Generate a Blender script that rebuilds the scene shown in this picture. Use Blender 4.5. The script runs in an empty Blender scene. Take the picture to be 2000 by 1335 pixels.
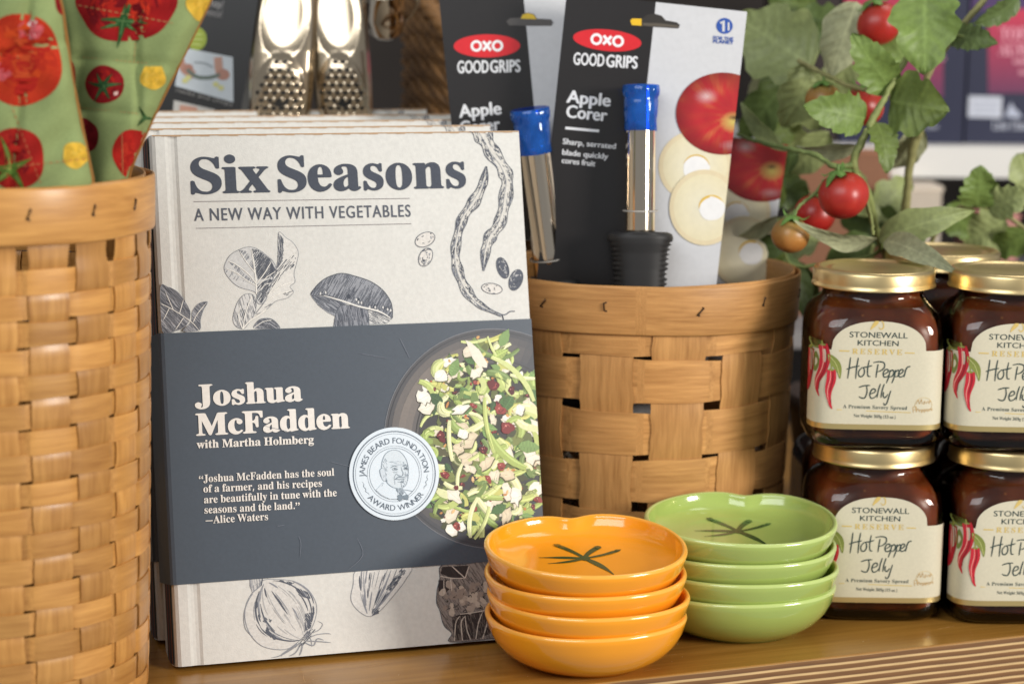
import bpy, math, random
import numpy as np
from mathutils import Vector, Matrix
from mathutils.geometry import tessellate_polygon
random.seed(7)
S = bpy.context.scene
COL = S.collection
CM = 0.01                                  # the builders work in centimetres
sin, cos, pi, rad = math.sin, math.cos, math.pi, math.radians

# ------------------------------------------------------------------ camera
FPX, PITCH, ROLL, HCAM = 4200.0, math.atan(727.5/4200), rad(.68), 38.2
FW = Vector((0, cos(PITCH), -sin(PITCH))); UP0 = Vector((0, sin(PITCH), cos(PITCH))); RT0 = Vector((1, 0, 0))
RT = RT0*cos(ROLL)+UP0*sin(ROLL); UPV = UP0*cos(ROLL)-RT0*sin(ROLL)
cd = bpy.data.cameras.new('camera'); cam = bpy.data.objects.new('camera', cd); COL.objects.link(cam); S.camera = cam
cd.sensor_width = 36; cd.lens = 36*FPX/2000; cd.clip_start = .05; cd.clip_end = 50
M3 = Matrix((RT, UPV, -FW)).transposed()
cam.matrix_world = Matrix.Translation((0, 0, HCAM*CM)) @ M3.to_4x4()
cd.dof.use_dof = True; cd.dof.focus_distance = 1.19; cd.dof.aperture_fstop = 5.8
# ------------------------------------------------------------------ world, lamps, exposure
W = bpy.data.worlds.new('World'); S.world = W; W.use_nodes = True
bg = W.node_tree.nodes['Background']; bg.inputs[0].default_value = (.92, .96, 1.0, 1); bg.inputs[1].default_value = .29
def area(name, loc, target, sx, sy, power, color):
    l = bpy.data.lights.new(name, 'AREA'); l.shape = 'RECTANGLE'; l.size = sx*CM; l.size_y = sy*CM
    l.energy = power; l.color = color
    o = bpy.data.objects.new(name, l); COL.objects.link(o); o.location = Vector(loc)*CM
    o.rotation_euler = (Vector(target)-Vector(loc)).to_track_quat('-Z', 'Y').to_euler()
    return o
area('window_light', (150, 18, 66), (2, 122, 12), 50, 50, 33.5, (1, .955, .89))
area('sky_light', (-50, 0, 116), (4, 128, 10), 110, 80, 13.5, (.95, .98, 1))
area('back_light', (60, 175, 130), (15, 145, 15), 60, 50, 3, (1, .97, .92))
S.view_settings.view_transform = 'Standard'; S.view_settings.look = 'None'
S.view_settings.exposure = 0; S.view_settings.gamma = 1
S.render.engine = 'CYCLES'; S.cycles.use_denoising = True
S.cycles.max_bounces = 10; S.cycles.transmission_bounces = 8; S.cycles.glossy_bounces = 5; S.cycles.diffuse_bounces = 3
S.cycles.caustics_reflective = False; S.cycles.caustics_refractive = False

def at(px, py, Y=None, z=None):
    """the point seen at a pixel of the photograph, at depth Y or height z (cm)"""
    r = FW+RT*((px-1000)/FPX)-UPV*((py-667.5)/FPX)
    t = Y/r.y if Y is not None else (z-HCAM)/r.z
    return Vector((0, 0, HCAM))+r*t

# ------------------------------------------------------------------ helpers
def lin(c):
    return tuple((x/12.92 if x <= .04045 else ((x+.055)/1.055)**2.4) for x in c)
def hx(r, g, b):
    return lin((r/255, g/255, b/255))

def thing(name, label, cat, loc=(0, 0, 0), group=None, rot=None):
    o = bpy.data.objects.new(name, None); COL.objects.link(o); o.empty_display_size = .02
    o.location = Vector(loc)*CM; o['label'] = label; o['category'] = cat
    if group: o['group'] = group
    if rot: o.rotation_euler = rot
    return o
def tag(o, label, cat, group=None):
    o['label'] = label; o['category'] = cat
    if group: o['group'] = group
    return o
def copy_tree(o, parent=None):
    c = o.copy(); COL.objects.link(c)
    if parent: c.parent = parent
    for ch in list(o.children): copy_tree(ch, c)
    return c

class MB:
    """mesh builder in world centimetres; build() makes ONE object"""
    def __init__(s): s.v = []; s.f = []; s.m = []; s.c = []; s.g = []; s.sm = []
    def vert(s, p, c=(1, 1, 1), g=(0, 0, 0)):
        s.v.append((p[0], p[1], p[2])); s.c.append(c); s.g.append(g); return len(s.v)-1
    def face(s, idx, m=0, smooth=True): s.f.append(tuple(idx)); s.m.append(m); s.sm.append(smooth)
    def grid(s, fn, nu, nv, m=0, cu=False, cv=False, col=None, guv=None, smooth=True, flip=False):
        base = len(s.v); U = nu if cu else nu+1; V = nv if cv else nv+1
        for j in range(V):
            for i in range(U):
                u = i/nu; v = j/nv
                s.vert(fn(u, v), col(u, v) if callable(col) else (col or (1, 1, 1)), guv(u, v) if guv else (u, v, 0))
        for j in range(nv):
            for i in range(nu):
                a = base+j*U+i; b = base+j*U+(i+1) % U; c = base+((j+1) % V)*U+(i+1) % U; d = base+((j+1) % V)*U+i
                s.face((a, d, c, b) if flip else (a, b, c, d), m, smooth)
    def ngon(s, pts, m=0, c=(1, 1, 1), smooth=False, g=(0, 0, 0)):
        ids = [s.vert(p, c, g) for p in pts]; s.face(ids, m, smooth)
    def box(s, lo, hi, m=0, fr=None, c=(1, 1, 1), seed=0):
        P = []
        for k in range(8):
            p = Vector((hi[0] if k & 1 else lo[0], hi[1] if k & 2 else lo[1], hi[2] if k & 4 else lo[2]))
            P.append(fr @ p if fr else p)
        for q in ((0, 1, 5, 4), (1, 3, 7, 5), (3, 2, 6, 7), (2, 0, 4, 6), (4, 5, 7, 6), (0, 2, 3, 1)):
            s.ngon([P[i] for i in q], m, c, g=(0, 0, seed))
    def lathe(s, prof, n=48, m=0, fr=None, c=(1, 1, 1), rfun=None):
        """prof: list of (r, z)"""
        fr = fr or Matrix()
        base = len(s.v); k = len(prof)
        for j, (r, z) in enumerate(prof):
            for i in range(n):
                t = 2*pi*i/n; rr = r*(rfun(t, j) if rfun else 1)
                s.vert(fr @ Vector((rr*cos(t), rr*sin(t), z)), c, (t*r, z, 0))
        for j in range(k-1):
            for i in range(n):
                s.face((base+j*n+i, base+j*n+(i+1) % n, base+(j+1)*n+(i+1) % n, base+(j+1)*n+i), m)
        if prof[0][0] > 1e-6: s.face([base+i for i in range(n)][::-1], m, False)
        if prof[-1][0] > 1e-6: s.face([base+(k-1)*n+i for i in range(n)], m, False)
    def tube(s, pts, r, n=8, m=0, c=(1, 1, 1)):
        pts = [Vector(p) for p in pts]; base = len(s.v); N = len(pts)
        rr = r if callable(r) else (lambda t: r)
        up = Vector((.3, .2, .93))
        for i, p in enumerate(pts):
            d = (pts[min(i+1, N-1)]-pts[max(i-1, 0)]).normalized()
            a = d.cross(up)
            if a.length < .05: a = d.cross(Vector((1, 0, 0)))
            a.normalize(); b = d.cross(a); q = rr(i/(N-1))
            for k in range(n):
                t = 2*pi*k/n; s.vert(p+a*(q*cos(t))+b*(q*sin(t)), c, (k/n, i, 0))
        for i in range(N-1):
            for k in range(n):
                s.face((base+i*n+k, base+i*n+(k+1) % n, base+(i+1)*n+(k+1) % n, base+(i+1)*n+k), m)
        s.face([base+k for k in range(n)][::-1], m); s.face([base+(N-1)*n+k for k in range(n)], m)
    def build(s, name, mats, parent=None, local=False, fix=False):
        root = parent
        while root and root.parent: root = root.parent
        off = (root.location/CM) if (root and not local) else Vector((0, 0, 0))
        me = bpy.data.meshes.new(name)
        me.from_pydata([((x-off.x)*CM, (y-off.y)*CM, (z-off.z)*CM) for x, y, z in s.v], [], s.f)
        if not isinstance(mats, (list, tuple)): mats = [mats]
        for m in mats: me.materials.append(m)
        me.polygons.foreach_set('material_index', s.m)
        me.polygons.foreach_set('use_smooth', s.sm)
        a = me.attributes.new('Col', 'FLOAT_COLOR', 'POINT')
        a.data.foreach_set('color', np.array([(c[0], c[1], c[2], 1) for c in s.c], dtype=np.float32).ravel())
        a = me.attributes.new('guv', 'FLOAT_VECTOR', 'POINT')
        a.data.foreach_set('vector', np.array(s.g, dtype=np.float32).ravel())
        me.update()
        if fix:
            import bmesh
            bm = bmesh.new(); bm.from_mesh(me); bmesh.ops.recalc_face_normals(bm, faces=bm.faces); bm.to_mesh(me); bm.free()
        o = bpy.data.objects.new(name, me); COL.objects.link(o)
        if parent: o.parent = parent
        return o

def catmull(P, n=8, closed=False):
    P = [tuple(p) for p in P]; out = []; N = len(P)
    segs = N if closed else N-1
    for i in range(segs):
        if closed: p0, p1, p2, p3 = P[i-1], P[i], P[(i+1) % N], P[(i+2) % N]
        else: p0, p1, p2, p3 = P[max(i-1, 0)], P[i], P[i+1], P[min(i+2, N-1)]
        for k in range(n):
            t = k/n
            out.append(tuple(.5*(2*b+(c-a)*t+(2*a-5*b+4*c-d)*t*t+(3*b-a-3*c+d)*t**3) for a, b, c, d in zip(p0, p1, p2, p3)))
    if not closed: out.append(P[-1])
    return out

# ------------------------------------------------------------------ type
def _font(fn):
    try: return bpy.data.fonts.load(bpy.utils.resource_path('LOCAL')+'/datafiles/fonts/'+fn)
    except Exception: return None
FONTS = {'sans': None, 'serif': _font('NotoSansMath-Regular.woff2'), 'inter': _font('Inter.woff2')}
def _mathbold(t):
    o = ''
    for ch in t:
        if 'A' <= ch <= 'Z': o += chr(0x1D400+ord(ch)-65)
        elif 'a' <= ch <= 'z': o += chr(0x1D41A+ord(ch)-97)
        elif '0' <= ch <= '9': o += chr(0x1D7CE+ord(ch)-48)
        else: o += ch
    return o
_tc = {}
def glyphs(txt, font, spacing=1.0):
    k = (txt, font, spacing)
    if k not in _tc:
        c = bpy.data.curves.new('type', 'FONT'); c.resolution_u = 4
        f = FONTS[font]
        if f: c.font = f
        c.body = _mathbold(txt) if (font == 'serif' and f) else txt
        c.space_character = spacing
        o = bpy.data.objects.new('type', c); m = o.to_mesh()
        pts = [(v.co.x, v.co.y) for v in m.vertices]; fc = [tuple(p.vertices) for p in m.polygons]
        o.to_mesh_clear(); bpy.data.objects.remove(o); bpy.data.curves.remove(c)
        _tc[k] = (pts, fc)
    return _tc[k]
def capheight(font):
    p, _ = glyphs('H', font); return max(q[1] for q in p)-min(q[1] for q in p)

# ------------------------------------------------------------------ flat print (inks on paper, cloth, card)
class Print:
    def __init__(s, T=None, clip=None):
        s.items = []; s.T = T or (lambda p: p); s.layer = 0; s.clip = clip
    def _clip(s, pts):
        if not s.clip: return pts
        x0, y0, x1, y1 = s.clip
        for ax, val, sg in ((0, x0, 1), (0, x1, -1), (1, y0, 1), (1, y1, -1)):
            out = []; n = len(pts)
            for i in range(n):
                a, b = pts[i], pts[(i+1) % n]; da = (a[ax]-val)*sg; db = (b[ax]-val)*sg
                if da >= 0: out.append(a)
                if da*db < 0:
                    t = da/(da-db); out.append((a[0]+(b[0]-a[0])*t, a[1]+(b[1]-a[1])*t))
            pts = out
            if len(pts) < 3: return []
        return pts
    def raw(s, pts, faces, cols): s.items.append((pts, faces, cols, s.layer))
    def poly(s, pts, col):
        P = s._clip([s.T(p) for p in pts])
        if len(P) < 3: return
        t = tessellate_polygon([[Vector((p[0], p[1], 0)) for p in P]])
        s.raw(P, t, [col]*len(P))
    def ell(s, cx, cy, rx, ry, col, rot=0, wob=0, n=28, seed=0):
        R = random.Random(seed+int(cx*7+cy*13)); a1, a2, a3 = R.uniform(0, 6), R.uniform(0, 6), R.uniform(0, 6)
        pts = []
        for i in range(n):
            t = 2*pi*i/n; k = 1+wob*(sin(2*t+a1)+.7*sin(3*t+a2)+.6*sin(5*t+a3))
            x, y = rx*k*cos(t), ry*k*sin(t)
            pts.append((cx+x*cos(rot)-y*sin(rot), cy+x*sin(rot)+y*cos(rot)))
        s.poly(pts, col)
    def stroke(s, P, w, col, smooth=0, taper=(1, 1), wf=None):
        if smooth: P = catmull(P, smooth)
        n = len(P); L = []; R = []
        for i, p in enumerate(P):
            a = P[max(i-1, 0)]; b = P[min(i+1, n-1)]; dx, dy = b[0]-a[0], b[1]-a[1]; d = math.hypot(dx, dy) or 1
            t = i/max(n-1, 1)
            k = min(1, taper[0]+(1-taper[0])*min(1, t*4), taper[1]+(1-taper[1])*min(1, (1-t)*4))
            h = (wf(t) if wf else w)*k/2
            L.append((p[0]-dy/d*h, p[1]+dx/d*h)); R.append((p[0]+dy/d*h, p[1]-dx/d*h))
        for i in range(n-1):
            q = s._clip([s.T(x) for x in (L[i], L[i+1], R[i+1], R[i])])
            if len(q) >= 3: s.raw(q, [tuple(range(len(q)))], [col]*len(q))
    def ring(s, cx, cy, rx, ry, w, col, n=72, a0=0, a1=2*pi):
        for i in range(n):
            t0 = a0+(a1-a0)*i/n; t1 = a0+(a1-a0)*(i+1)/n
            s.poly([(cx+(rx+k)*cos(t), cy+(ry+k)*sin(t)) for t, k in ((t0, -w/2), (t1, -w/2), (t1, w/2), (t0, w/2))], col)
    def disc(s, cx, cy, rx, ry, colf, nr=8, nt=40, r0=0, rot=0):
        """colour varies with (r, t): a printed picture"""
        for j in range(nr):
            for i in range(nt):
                q = []
                for rr, tt in ((j, i), (j, i+1), (j+1, i+1), (j+1, i)):
                    r = r0+(1-r0)*rr/nr; t = 2*pi*tt/nt
                    x, y = rx*r*cos(t), ry*r*sin(t)
                    q.append((cx+x*cos(rot)-y*sin(rot), cy+x*sin(rot)+y*cos(rot)))
                p = s._clip([s.T(a) for a in q])
                if len(p) >= 3:
                    c = colf(r0+(1-r0)*(j+.5)/nr, 2*pi*(i+.5)/nt)
                    s.raw(p, [tuple(range(len(p)))], [c]*len(p))
    def hatch(s, poly, ang, gap, w, col, keep=.75, jit=.5, dens=None, seg=8, seed=1):
        R = random.Random(seed); ca, sa = cos(ang), sin(ang)
        Q = [(x*ca+y*sa, -x*sa+y*ca) for x, y in poly]
        y = min(q[1] for q in Q)+gap*.5; y1 = max(q[1] for q in Q)
        while y < y1:
            xs = []
            for i in range(len(Q)):
                a, b = Q[i], Q[(i+1) % len(Q)]
                if (a[1]-y)*(b[1]-y) < 0: xs.append(a[0]+(b[0]-a[0])*(y-a[1])/(b[1]-a[1]))
            xs.sort()
            for k in range(0, len(xs)-1, 2):
                x = xs[k]
                while x < xs[k+1]:
                    l = seg*R.uniform(.5, 1.5); x2 = min(x+l, xs[k+1])
                    mx = (x+x2)/2; pt = (mx*ca-y*sa, mx*sa+y*ca)
                    if R.random() < (keep*(dens(*pt) if dens else 1)):
                        j = R.uniform(-jit, jit)*gap
                        s.stroke([(x*ca-(y+j)*sa, x*sa+(y+j)*ca), (x2*ca-(y+j*.4)*sa, x2*sa+(y+j*.4)*ca)], w*R.uniform(.6, 1.3), col)
                    x = x2
            y += gap
    def text(s, txt, p0, p1, cap, col, font='serif', fat=0, spacing=1.0):
        """baseline from p0 to p1 (in art coordinates, T applied), cap = cap height in final units"""
        a = s.T(p0); b = s.T(p1); s.text_local(txt, a, b, cap, col, font, fat, spacing)
    def text_local(s, txt, a, b, cap, col, font='serif', fat=0, spacing=1.0, yup=1):
        pts, fc = glyphs(txt, font, spacing)
        if not pts: return
        x0 = min(p[0] for p in pts); x1 = max(p[0] for p in pts)
        dx, dy = b[0]-a[0], b[1]-a[1]; L = math.hypot(dx, dy); ex = (dx/L, dy/L); ey = (-ex[1], ex[0])
        if yup < 0: ey = (-ey[0], -ey[1])
        sx = L/(x1-x0); sy = cap/capheight(font)
        offs = [(0, 0)] if not fat else [(0, 0), (-fat, 0), (fat, 0), (0, fat*.5), (0, -fat*.5)]
        for ox, oy in offs:
            P = [(a[0]+ex[0]*(p[0]-x0+ox)*sx+ey[0]*(p[1]+oy)*sy, a[1]+ex[1]*(p[0]-x0+ox)*sx+ey[1]*(p[1]+oy)*sy) for p in pts]
            s.raw(P, fc, [col]*len(P))
    def arc_text(s, txt, cx, cy, r, t0, t1, cap, col, font='sans', fat=0, inside=False):
        """final units; angle t0..t1 along the circle"""
        n = len(txt); ws = []
        for ch in txt:
            if ch == ' ': ws.append(.34); continue
            p, _ = glyphs(ch, font); ws.append(max(q[0] for q in p)-min(q[0] for q in p)+.13)
        tot = sum(ws); sc = cap/capheight(font); acc = 0
        for ch, w in zip(txt, ws):
            t = t0+(t1-t0)*(acc+w/2)/tot; acc += w
            if ch == ' ': continue
            p, fc = glyphs(ch, font); mx = (max(q[0] for q in p)+min(q[0] for q in p))/2
            if inside: ex = (-sin(t), cos(t)); ey = (-cos(t), -sin(t))
            else: ex = (sin(t), -cos(t)); ey = (cos(t), sin(t))
            offs = [(0, 0)] if not fat else [(0, 0), (-fat, 0), (fat, 0)]
            for ox, oy in offs:
                P = [(cx+r*cos(t)+ex[0]*(q[0]-mx+ox)*sc+ey[0]*(q[1]+oy)*sc, cy+r*sin(t)+ex[1]*(q[0]-mx+ox)*sc+ey[1]*(q[1]+oy)*sc) for q in p]
                s.raw(P, fc, [col]*len(P))
    def emit(s, mb, mp, m=0, base=.004, step=None, lay=.018):
        step = lay/46
        for i, (pts, faces, cols, L) in enumerate(s.items):
            off = base+L*lay+(i % 40)*step
            ids = [mb.vert(mp(p[0], p[1], off), c) for p, c in zip(pts, cols)]
            for f in faces:
                q = [ids[k] for k in f]
                A, B, C = Vector(pts[f[0]]+(0,)) if len(pts[f[0]]) == 2 else Vector(pts[f[0]]), Vector((*pts[f[1]][:2], 0)), Vector((*pts[f[2]][:2], 0))
                if (B-A).cross(C-A).z < 0: q = q[::-1]
                mb.face(q, m, False)

# ------------------------------------------------------------------ materials
def nmat(name):
    m = bpy.data.materials.new(name); m.use_nodes = True; nt = m.node_tree
    return m, nt, nt.nodes['Principled BSDF']
def node(nt, t, **kw):
    n = nt.nodes.new(t)
    for k, v in kw.items():
        if k in n.inputs.keys(): n.inputs[k].default_value = v
        else: setattr(n, k, v)
    return n
def plain(name, col, rough=.5, metal=0, spec=.5, coat=0, noise=0, nscale=80, bump=0, bscale=300, sss=0, trans=0, ior=1.5):
    m, nt, b = nmat(name); L = nt.links
    b.inputs['Base Color'].default_value = (*col, 1); b.inputs['Roughness'].default_value = rough
    b.inputs['Metallic'].default_value = metal; b.inputs['Specular IOR Level'].default_value = spec
    b.inputs['Coat Weight'].default_value = coat; b.inputs['Coat Roughness'].default_value = .06
    b.inputs['Transmission Weight'].default_value = trans; b.inputs['IOR'].default_value = ior
    if sss: b.inputs['Subsurface Weight'].default_value = sss; b.inputs['Subsurface Radius'].default_value = (.01, .006, .003); b.inputs['Subsurface Scale'].default_value = .3
    tc = nt.nodes.new('ShaderNodeTexCoord')
    if noise:
        n = node(nt, 'ShaderNodeTexNoise', Scale=nscale, Detail=6.0); L.new(tc.outputs['Object'], n.inputs['Vector'])
        r = nt.nodes.new('ShaderNodeMapRange'); r.inputs['To Min'].default_value = 1-noise; r.inputs['To Max'].default_value = 1+noise
        L.new(n.outputs['Fac'], r.inputs['Value'])
        x = nt.nodes.new('ShaderNodeVectorMath'); x.operation = 'SCALE'; x.inputs[0].default_value = col
        L.new(r.outputs[0], x.inputs['Scale']); L.new(x.outputs[0], b.inputs['Base Color'])
    if bump:
        n = node(nt, 'ShaderNodeTexNoise', Scale=bscale, Detail=4.0); L.new(tc.outputs['Object'], n.inputs['Vector'])
        bu = node(nt, 'ShaderNodeBump', Strength=bump, Distance=.0005); L.new(n.outputs['Fac'], bu.inputs['Height']); L.new(bu.outputs[0], b.inputs['Normal'])
    return m
def inkmat(name, rough=.6, noise=.06, nscale=900, spec=.4, bump=0, bscale=900, coat=0, big=0, trl=0, wave=0):
    """colour carried by each printed shape, with a little paper grain"""
    m, nt, b = nmat(name); L = nt.links
    a = nt.nodes.new('ShaderNodeAttribute'); a.attribute_name = 'Col'
    tc = nt.nodes.new('ShaderNodeTexCoord')
    n = node(nt, 'ShaderNodeTexNoise', Scale=nscale, Detail=5.0); L.new(tc.outputs['Object'], n.inputs['Vector'])
    r = nt.nodes.new('ShaderNodeMapRange'); r.inputs['From Min'].default_value = .3; r.inputs['From Max'].default_value = .7
    r.inputs['To Min'].default_value = 1-noise; r.inputs['To Max'].default_value = 1+noise; L.new(n.outputs['Fac'], r.inputs['Value'])
    fac = r.outputs[0]
    if big:
        n2 = node(nt, 'ShaderNodeTexNoise', Scale=35.0, Detail=4.0); L.new(tc.outputs['Object'], n2.inputs['Vector'])
        r2 = nt.nodes.new('ShaderNodeMapRange'); r2.inputs['To Min'].default_value = 1-big; r2.inputs['To Max'].default_value = 1+big; L.new(n2.outputs['Fac'], r2.inputs['Value'])
        mu = nt.nodes.new('ShaderNodeMath'); mu.operation = 'MULTIPLY'; L.new(fac, mu.inputs[0]); L.new(r2.outputs[0], mu.inputs[1]); fac = mu.outputs[0]
    x = nt.nodes.new('ShaderNodeVectorMath'); x.operation = 'SCALE'; L.new(a.outputs['Color'], x.inputs[0]); L.new(fac, x.inputs['Scale'])
    L.new(x.outputs[0], b.inputs['Base Color'])
    b.inputs['Roughness'].default_value = rough; b.inputs['Specular IOR Level'].default_value = spec
    b.inputs['Coat Weight'].default_value = coat; b.inputs['Coat Roughness'].default_value = .15
    if bump:
        n3 = node(nt, 'ShaderNodeTexNoise', Scale=bscale, Detail=4.0); L.new(tc.outputs['Object'], n3.inputs['Vector'])
        h = n3.outputs['Fac']
        if wave:
            wv = node(nt, 'ShaderNodeTexWave', Scale=wave, Distortion=.6); wv.bands_direction = 'Z'; L.new(tc.outputs['Object'], wv.inputs['Vector'])
            ad = nt.nodes.new('ShaderNodeMath'); L.new(h, ad.inputs[0]); L.new(wv.outputs['Fac'], ad.inputs[1]); h = ad.outputs[0]
        bu = node(nt, 'ShaderNodeBump', Strength=bump, Distance=.0004); L.new(h, bu.inputs['Height']); L.new(bu.outputs[0], b.inputs['Normal'])
    if trl:
        t = nt.nodes.new('ShaderNodeBsdfTranslucent'); L.new(x.outputs[0], t.inputs['Color'])
        mx = nt.nodes.new('ShaderNodeMixShader'); mx.inputs[0].default_value = trl
        L.new(b.outputs[0], mx.inputs[1]); L.new(t.outputs[0], mx.inputs[2]); L.new(mx.outputs[0], nt.nodes['Material Output'].inputs[0])
    return m
def woodmat(name, c1, c2, rough=.5, along=.6, across=9, coat=0, var=.18, bump=.25, spec=.4):
    """grain runs along guv.x, per-strip tone from guv.z"""
    m, nt, b = nmat(name); L = nt.links
    a = nt.nodes.new('ShaderNodeAttribute'); a.attribute_name = 'guv'
    mp = nt.nodes.new('ShaderNodeVectorMath'); mp.operation = 'MULTIPLY'; mp.inputs[1].default_value = (along, across, 7.3)
    L.new(a.outputs['Vector'], mp.inputs[0])
    n = node(nt, 'ShaderNodeTexNoise', Scale=1.0, Detail=7.0, Roughness=.65, Distortion=.35); L.new(mp.outputs[0], n.inputs['Vector'])
    mp2 = nt.nodes.new('ShaderNodeVectorMath'); mp2.operation = 'MULTIPLY'; mp2.inputs[1].default_value = (along*.5, across*.16, 3.1)
    L.new(a.outputs['Vector'], mp2.inputs[0])
    n2 = node(nt, 'ShaderNodeTexNoise', Scale=1.0, Detail=3.0, Distortion=1.2); L.new(mp2.outputs[0], n2.inputs['Vector'])
    mixf = nt.nodes.new('ShaderNodeMath'); mixf.operation = 'MULTIPLY_ADD'; mixf.inputs[1].default_value = .55
    L.new(n.outputs['Fac'], mixf.inputs[0])
    h = nt.nodes.new('ShaderNodeMath'); h.operation = 'MULTIPLY'; h.inputs[1].default_value = .45; L.new(n2.outputs['Fac'], h.inputs[0]); L.new(h.outputs[0], mixf.inputs[2])
    cr = nt.nodes.new('ShaderNodeValToRGB'); cr.color_ramp.elements[0].position = .34; cr.color_ramp.elements[1].position = .66
    cr.color_ramp.elements[0].color = (*c1, 1); cr.color_ramp.elements[1].color = (*c2, 1); L.new(mixf.outputs[0], cr.inputs[0])
    sx = nt.nodes.new('ShaderNodeSeparateXYZ'); L.new(a.outputs['Vector'], sx.inputs[0])
    wn = nt.nodes.new('ShaderNodeTexWhiteNoise'); wn.noise_dimensions = '1D'; L.new(sx.outputs['Z'], wn.inputs['W'])
    r = nt.nodes.new('ShaderNodeMapRange'); r.inputs['To Min'].default_value = 1-var; r.inputs['To Max'].default_value = 1+var; L.new(wn.outputs['Value'], r.inputs['Value'])
    x = nt.nodes.new('ShaderNodeVectorMath'); x.operation = 'SCALE'; L.new(cr.outputs[0], x.inputs[0]); L.new(r.outputs[0], x.inputs['Scale'])
    L.new(x.outputs[0], b.inputs['Base Color'])
    b.inputs['Roughness'].default_value = rough; b.inputs['Coat Weight'].default_value = coat; b.inputs['Coat Roughness'].default_value = .22
    b.inputs['Specular IOR Level'].default_value = spec
    bu = node(nt, 'ShaderNodeBump', Strength=bump, Distance=.0004); L.new(n.outputs['Fac'], bu.inputs['Height']); L.new(bu.outputs[0], b.inputs['Normal'])
    return m

INK = inkmat('printed_ink', .62, .10, 700, .3)
BAND = inkmat('satin_band_paper', .42, .05, 500, .5, big=.08)
CARD = inkmat('glossy_card', .33, .03, 300, .5)
LABEL = inkmat('label_paper', .5, .03, 600, .4)
COVER = inkmat('cream_book_cloth', .72, .05, 420, .3, bump=.35, bscale=1300, big=.04)
PAGES = plain('page_paper', (.62, .56, .47), .8, noise=.12, nscale=600)
SPINE = inkmat('spine_cloth', .6, .05, 300)
SPLINT = woodmat('aged_splint_wood', (.36, .165, .048), (.64, .33, .112), .45, .30, 6.0, var=.16)
HONEY = woodmat('honey_splint_wood', (.37, .158, .036), (.62, .31, .085), .42, .28, 4.5, coat=.2, var=.22, bump=.2)
WICKER = woodmat('brown_wicker', (.10, .045, .013), (.27, .135, .045), .55, 1, 3)
PLY = woodmat('varnished_plywood', (.25, .112, .018), (.40, .20, .040), .27, .07, 2.2, coat=.22, var=0, bump=.08)
ORANGE = plain('orange_glaze', (.93, .345, .014), .13, spec=.55, coat=.5, noise=.12, nscale=26)
GREEN = plain('green_glaze', (.36, .46, .115), .13, spec=.55, coat=.5, noise=.13, nscale=26)
ORANGE_RIM = plain('orange_glaze_thin', (.92, .42, .06), .15, spec=.55, coat=.5)
GREEN_RIM = plain('green_glaze_thin', (.47, .57, .19), .15, spec=.55, coat=.5)
CALYX_INK = plain('dark_green_underglaze', (.022, .07, .02), .14, coat=.5, noise=.2, nscale=150)
BISQUE = plain('unglazed_foot', (.62, .50, .38), .7)
GOLD = plain('gold_lid', (.78, .60, .30), .34, metal=1, noise=.08, nscale=60)
STEEL = plain('brushed_steel', (.60, .49, .355), .22, metal=1, noise=.08, nscale=40)
MIRROR = plain('polished_steel', (.74, .63, .50), .09, metal=1)
RUBBER = plain('black_rubber', (.018, .017, .017), .55, spec=.4, noise=.15, nscale=200)
def bluemat():
    m = plain('blue_plastic_cap', (.03, .20, .62), .09, coat=1, noise=.8, nscale=100); nt = m.node_tree; L = nt.links
    t = nt.nodes.new('ShaderNodeBsdfTransparent'); t.inputs[0].default_value = (.10, .36, .92, 1)
    mx = nt.nodes.new('ShaderNodeMixShader'); mx.inputs[0].default_value = .62
    L.new(nt.nodes['Principled BSDF'].outputs[0], mx.inputs[1]); L.new(t.outputs[0], mx.inputs[2]); L.new(mx.outputs[0], nt.nodes['Material Output'].inputs[0])
    return m
BLUE = bluemat()
TIE = plain('clear_tie', (.45, .42, .38), .25)
FABRIC = inkmat('printed_cotton', .9, .06, 900, .1, bump=.7, bscale=1500, wave=550)
LEAF = inkmat('tomato_leaf', .48, .16, 260, .4, bump=.5, bscale=420, big=.2, trl=.22)
STEM = inkmat('tomato_stem', .6, .15, 200)
DARKBOX = plain('dark_cardboard', (.014, .011, .010), .6)
WHITE = plain('white_laminate', (.74, .73, .70), .5)
NAIL = plain('rusty_staple', (.09, .055, .035), .4, metal=.7)
def tomatomat(name, base, top):
    m, nt, b = nmat(name); L = nt.links
    a = nt.nodes.new('ShaderNodeAttribute'); a.attribute_name = 'guv'; sx = nt.nodes.new('ShaderNodeSeparateXYZ'); L.new(a.outputs['Vector'], sx.inputs[0])
    cr = nt.nodes.new('ShaderNodeValToRGB'); cr.color_ramp.elements[0].color = (*base, 1); cr.color_ramp.elements[1].color = (*top, 1)
    cr.color_ramp.elements[0].position = .35; L.new(sx.outputs['Y'], cr.inputs[0])
    tc = nt.nodes.new('ShaderNodeTexCoord'); n = node(nt, 'ShaderNodeTexNoise', Scale=140.0, Detail=5.0); L.new(tc.outputs['Object'], n.inputs['Vector'])
    mx = nt.nodes.new('ShaderNodeMapRange'); mx.inputs['To Min'].default_value = .75; mx.inputs['To Max'].default_value = 1.2; L.new(n.outputs['Fac'], mx.inputs['Value'])
    x = nt.nodes.new('ShaderNodeVectorMath'); x.operation = 'SCALE'; L.new(cr.outputs[0], x.inputs[0]); L.new(mx.outputs[0], x.inputs['Scale']); L.new(x.outputs[0], b.inputs['Base Color'])
    b.inputs['Roughness'].default_value = .36; b.inputs['Subsurface Weight'].default_value = .12; b.inputs['Subsurface Radius'].default_value = (.01, .003, .001); b.inputs['Subsurface Scale'].default_value = .2
    return m
TOM_RED = tomatomat('ripe_tomato_skin', (.46, .022, .018), (.36, .035, .018))
TOM_ORANGE = tomatomat('unripe_tomato_skin', (.50, .19, .045), (.20, .17, .04))
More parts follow.
